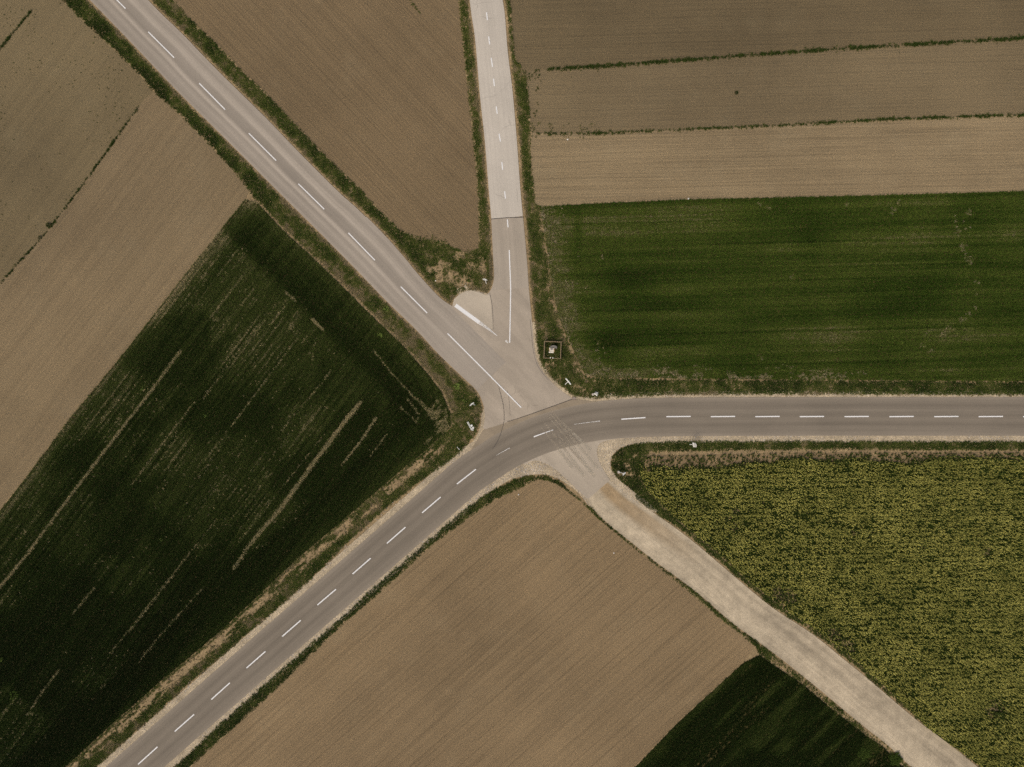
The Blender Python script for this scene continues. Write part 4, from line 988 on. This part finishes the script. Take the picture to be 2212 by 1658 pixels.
bm = bmesh.new(); bmesh.ops.create_cone(bm, cap_ends=True, segments=24, radius1=0.19, radius2=0.17, depth=0.08); part('round_plate', bm, 'white', t, e)
bm = bmesh.new(); rod(bm, a0, a0 + Vector((0.36, 0.0, 0)), 0.045); part('rail', bm, 'white', t)
for o_ in (0.18, 0.34):
    bm = bmesh.new(); box(bm, (0, 0, 0), (0.11, 0.42, 0.10), Matrix.Rotation(-0.2, 3, 'Z'), 0.01); part('small_plate', bm, 'white', t, a0 + Vector((o_, 0.33, 0.0)))
# leaning delineator
t = thing('marker_post', 'short white roadside marker post leaning in the grass at the western bend', 'post', src2((1725, 1688)), 0.0)
bm = bmesh.new(); a = Vector((-0.42, 0.45, 0.75)); rod(bm, (0, 0, -0.05), a * 0.5, 0.06, 0.06, 8); rod(bm, a * 0.5, a * 1.0 + Vector((0.0, 0.08, 0)), 0.06, 0.045, 8); part('shaft', bm, 'white', t)
bm = bmesh.new(); rod(bm, a * 0.72, a * 0.82, 0.066, 0.066, 8); part('reflector', bm, 'iron', t)

# fenced monument
MC = (1193.0, 757.0)
t = thing('timber_fence', 'square weathered timber fence around the small stone monument', 'fence', MC)
hs = 1.37; an = math.radians(-2.2)
def rt(x_, y_): return Vector((x_ * math.cos(an) - y_ * math.sin(an), x_ * math.sin(an) + y_ * math.cos(an), 0))
cs = [rt(-hs, -hs), rt(hs, -hs), rt(hs, hs), rt(-hs, hs)]
rd = random.Random(4)
for k, c in enumerate(cs):
    bm = bmesh.new(); rod(bm, c + Vector((0, 0, -0.1)), c + Vector((rd.uniform(-.03, .03), rd.uniform(-.03, .03), 1.12)), 0.075, 0.065, 9); part('post', bm, 'wood', t)
    d = cs[(k + 1) % 4]
    for z_ in (0.45, 0.98):
        if k == 0:
            for (f0, f1) in ((0.0, 0.36), (0.56, 1.0)):
                bm = bmesh.new(); rod(bm, c.lerp(d, f0) + Vector((0, 0, z_)), c.lerp(d, f1) + Vector((0, 0, z_ + rd.uniform(-.03, .03))), 0.05, 0.045, 8); part('rail', bm, 'wood', t)
        else:
            bm = bmesh.new(); m_ = c.lerp(d, 0.5) + Vector((rd.uniform(-.04, .04), rd.uniform(-.04, .04), z_ + rd.uniform(-.03, .03)))
            rod(bm, c + Vector((0, 0, z_)), m_, 0.085, 0.08, 8); rod(bm, m_, d + Vector((0, 0, z_)), 0.08, 0.08, 8); part('rail', bm, 'wood', t)
for s_ in (-0.20, 0.20):
    q = rt(-0.11 + s_, -hs); bm = bmesh.new(); rod(bm, q + Vector((0, 0, -0.1)), q + Vector((0, 0, 1.0)), 0.05, 0.05, 8); gp = part('gate_post', bm, 'wood', t)
    bm = bmesh.new(); bmesh.ops.create_uvsphere(bm, u_segments=16, v_segments=10, radius=0.105); part('white_ball', bm, 'marble', gp, q + Vector((0, 0.06, 1.09)))
q = cs[3]; bm = bmesh.new(); rod(bm, q + Vector((0, 0, 0.2)), q + Vector((0.26, 0.42, 1.75)), 0.045, 0.03, 8); tag(part('leaning_pole', bm, 'wood', t), 'leaning pole at the corner')
q = rt(-0.02, -hs - 0.22); bm = bmesh.new(); bmesh.ops.create_cone(bm, cap_ends=True, segments=3, radius1=0.16, radius2=0.12, depth=0.10); part('threshold_stone', bm, 'ochre', t, q + Vector((0, 0, 0.05)))

t = thing('stone_monument', 'grey arched stone slab with white marble altar inside the timber fence', 'monument', MC)
bm = bmesh.new()
n = 14; prof = []
for k in range(n + 1):
    a = math.radians(50 + 80 * k / n); prof.append((0.92 * math.cos(a) * 1.02, 0.92 * math.sin(a) - 0.70))
base_ = [(prof[0][0], -0.16)] ; 
outl = prof + [(prof[-1][0], -0.20), (-0.1, -0.26), (prof[0][0], -0.28)]
lo = [bm.verts.new((p[0], p[1], 0.0)) for p in outl]; hi = [bm.verts.new((p[0] * 0.97, p[1] * 0.97, 1.25 + 0.16 * (1 - (p[0] / 0.7) ** 2))) for p in outl]
bm.faces.new(hi); bm.faces.new(lo[::-1])
for k in range(len(outl)): bm.faces.new((lo[k], lo[(k + 1) % len(outl)], hi[(k + 1) % len(outl)], hi[k]))
bmesh.ops.recalc_face_normals(bm, faces=bm.faces[:])
part('arched_slab', bm, 'granite', t, (0.13, 0.52, 0))
for (cx, cy, sx, sy, z0, z1, nm, mt) in [(-0.14, 0.13, 0.66, 0.34, 0, 0.78, 'altar_block', 'marble'), (-0.16, -0.14, 0.78, 0.16, 0, 0.55, 'altar_step', 'marble'), (-0.20, -0.37, 0.80, 0.20, 0, 0.34, 'front_step', 'marble'),
                                    (-0.50, 0.02, 0.09, 0.62, 0, 0.70, 'side_wall', 'ochre'), (0.26, 0.02, 0.09, 0.62, 0, 0.70, 'side_wall', 'ochre'), (-0.48, 0.30, 0.12, 0.12, 0, 0.95, 'candle_post', 'marble'), (0.22, 0.28, 0.12, 0.12, 0, 0.90, 'candle_post', 'marble')]:
    bm = bmesh.new(); box(bm, (cx, cy, (z0 + z1) / 2), (sx, sy, z1 - z0), None, 0.012); part(nm, bm, mt, t)
for k in range(3):
    bm = bmesh.new(); box(bm, (-0.14 + rd.uniform(-.02, .02), 0.24 - 0.11 * k, 0.80), (0.42, 0.05, 0.05)); part('ledge', bm, 'granite', t)

# drain at the end of the tar seam
t = thing('drain_cover', 'square rusty drain cover at the end of the asphalt seam', 'drain', (1240, 861), 0.085)
bm = bmesh.new(); box(bm, (0, 0, 0.02), (0.62, 0.46, 0.04), Matrix.Rotation(-0.2, 3, 'Z'), 0.01); part('frame', bm, 'iron', t)
for k in range(4):
    bm = bmesh.new(); box(bm, (-0.21 + 0.14 * k, 0, 0.05), (0.06, 0.36, 0.02), Matrix.Rotation(-0.2, 3, 'Z')); part('grate_bar', bm, 'concrete', t)

# single plants
def plant(name, label, p, r, n, mat='plant', hgt=0.5, seed=1, z=0.03, cat='plant', fine=1.0):
    t = thing(name, label, cat, p, z); rd = random.Random(seed)
    bm = bmesh.new()
    for k in range(n):
        a = rd.uniform(0, 6.283); lob = 1.0 if fine == 1.0 else 0.65 + 0.35 * math.sin(3 * a + seed) * math.cos(2 * a + 2 * seed)
        q = r * math.sqrt(rd.random()) * (0.75 if fine == 1.0 else lob); da = rd.uniform(-.6, .6) if fine == 1.0 else rd.uniform(-3.1, 3.1)
        blade(bm, (q * math.cos(a), q * math.sin(a), hgt * rd.uniform(0.1, 0.9) * (1 - 0.5 * q / r)), (math.cos(a + da), math.sin(a + da), 0), fine * r * rd.uniform(0.3, 0.6), fine * r * rd.uniform(0.14, 0.26), hgt * 0.25 * fine, hgt * 0.25)
    part('foliage', bm, mat, t)
    bm = bmesh.new()
    for k in range(4):
        a = rd.uniform(0, 6.283); rod(bm, (0, 0, -0.03), (r * .3 * math.cos(a), r * .3 * math.sin(a), hgt * .6), 0.02, 0.008, 5)
    part('stem', bm, mat, t)
    return t
plant('leafy_plant', 'bright green leafy rosette in the verge above the western corner', (988, 835), 0.55, 46, seed=1)
plant('leafy_plant', 'small bright three leaved plant beside the western sign', (1004, 866), 0.36, 10, seed=2)
plant('leafy_plant', 'bright green plant in the upper middle of the dark western crop', (310, 840), 0.36, 16, seed=3)
plant('leafy_plant', 'bright green plant near the centre of the dark western crop', (444, 899), 0.32, 14, seed=4)
plant('leafy_plant', 'largest leafy plant, near the left edge in the dark western crop', (31, 1502), 0.8, 34, seed=5, hgt=0.4, mat='shrubleaf')
plant('leafy_plant', 'small yellow green plant in the lower part of the western crop', (350, 1166), 0.32, 14, seed=6)
plant('leafy_plant', 'bright tuft at the left picture edge in the dark western crop', (4, 1424), 0.42, 22, seed=7)
plant('leafy_plant', 'pale green plant in the lower verge right of the bend', (821, 726), 0.5, 20, seed=8)
plant('leafy_plant', 'spreading pale weed in the verge beside the northwest road', (836, 668), 0.55, 26, seed=9)
plant('low_bush', 'single dark round bush in the brown field between the grass strips', (1590, 202), 0.34, 70, 'bushleaf', 0.5, 10, cat='bush')
plant('low_bush', 'dark round clump on the thin western grass line', (106, 487), 0.42, 80, 'bushleaf', 0.5, 11, cat='bush')
plant('low_bush', 'smaller dark clump further down the thin western grass line', (87, 514), 0.30, 50, 'bushleaf', 0.4, 12, cat='bush')
plant('shrub', 'leafy shrub at the bottom edge beside the gravel track', (1934, 1641), 1.5, 1100, 'shrubleaf', 0.8, 13, cat='shrub', fine=0.28)
plant('shrub', 'looser shrub in the dark crop left of the track at the bottom', (1868, 1628), 1.5, 420, 'shrubleaf', 0.6, 14, cat='shrub', fine=0.28)
# single pale stones
def boulder(label, p, r, seed):
    rd = random.Random(seed); bm = bmesh.new(); bmesh.ops.create_icosphere(bm, subdivisions=2, radius=r)
    for v in bm.verts: v.co *= rd.uniform(0.82, 1.12); v.co.z *= 0.7
    me = bpy.data.meshes.new('stone'); bm.to_mesh(me); bm.free()
    o = mesh_obj('stone', me, M['marble']); o.location = W(p, r * 0.4)
    tag(o, label, 'stone', 'single pale stones lying in fields')
boulder('pale stone on the line between the brown field and the green eastern crop', (1487, 430), 0.16, 1)
boulder('pale stone just below the lower grass strip near its broken start', (1226, 302), 0.14, 2)
boulder('pale stone in the verge at the tip of the southern field', (1120, 1069), 0.11, 3)
boulder('pale stone in the right half of the southern brown field', (1326, 1195), 0.11, 4)
boulder('pale stone in the grass of the wedge tip near the northwest road', (941, 607), 0.11, 5)
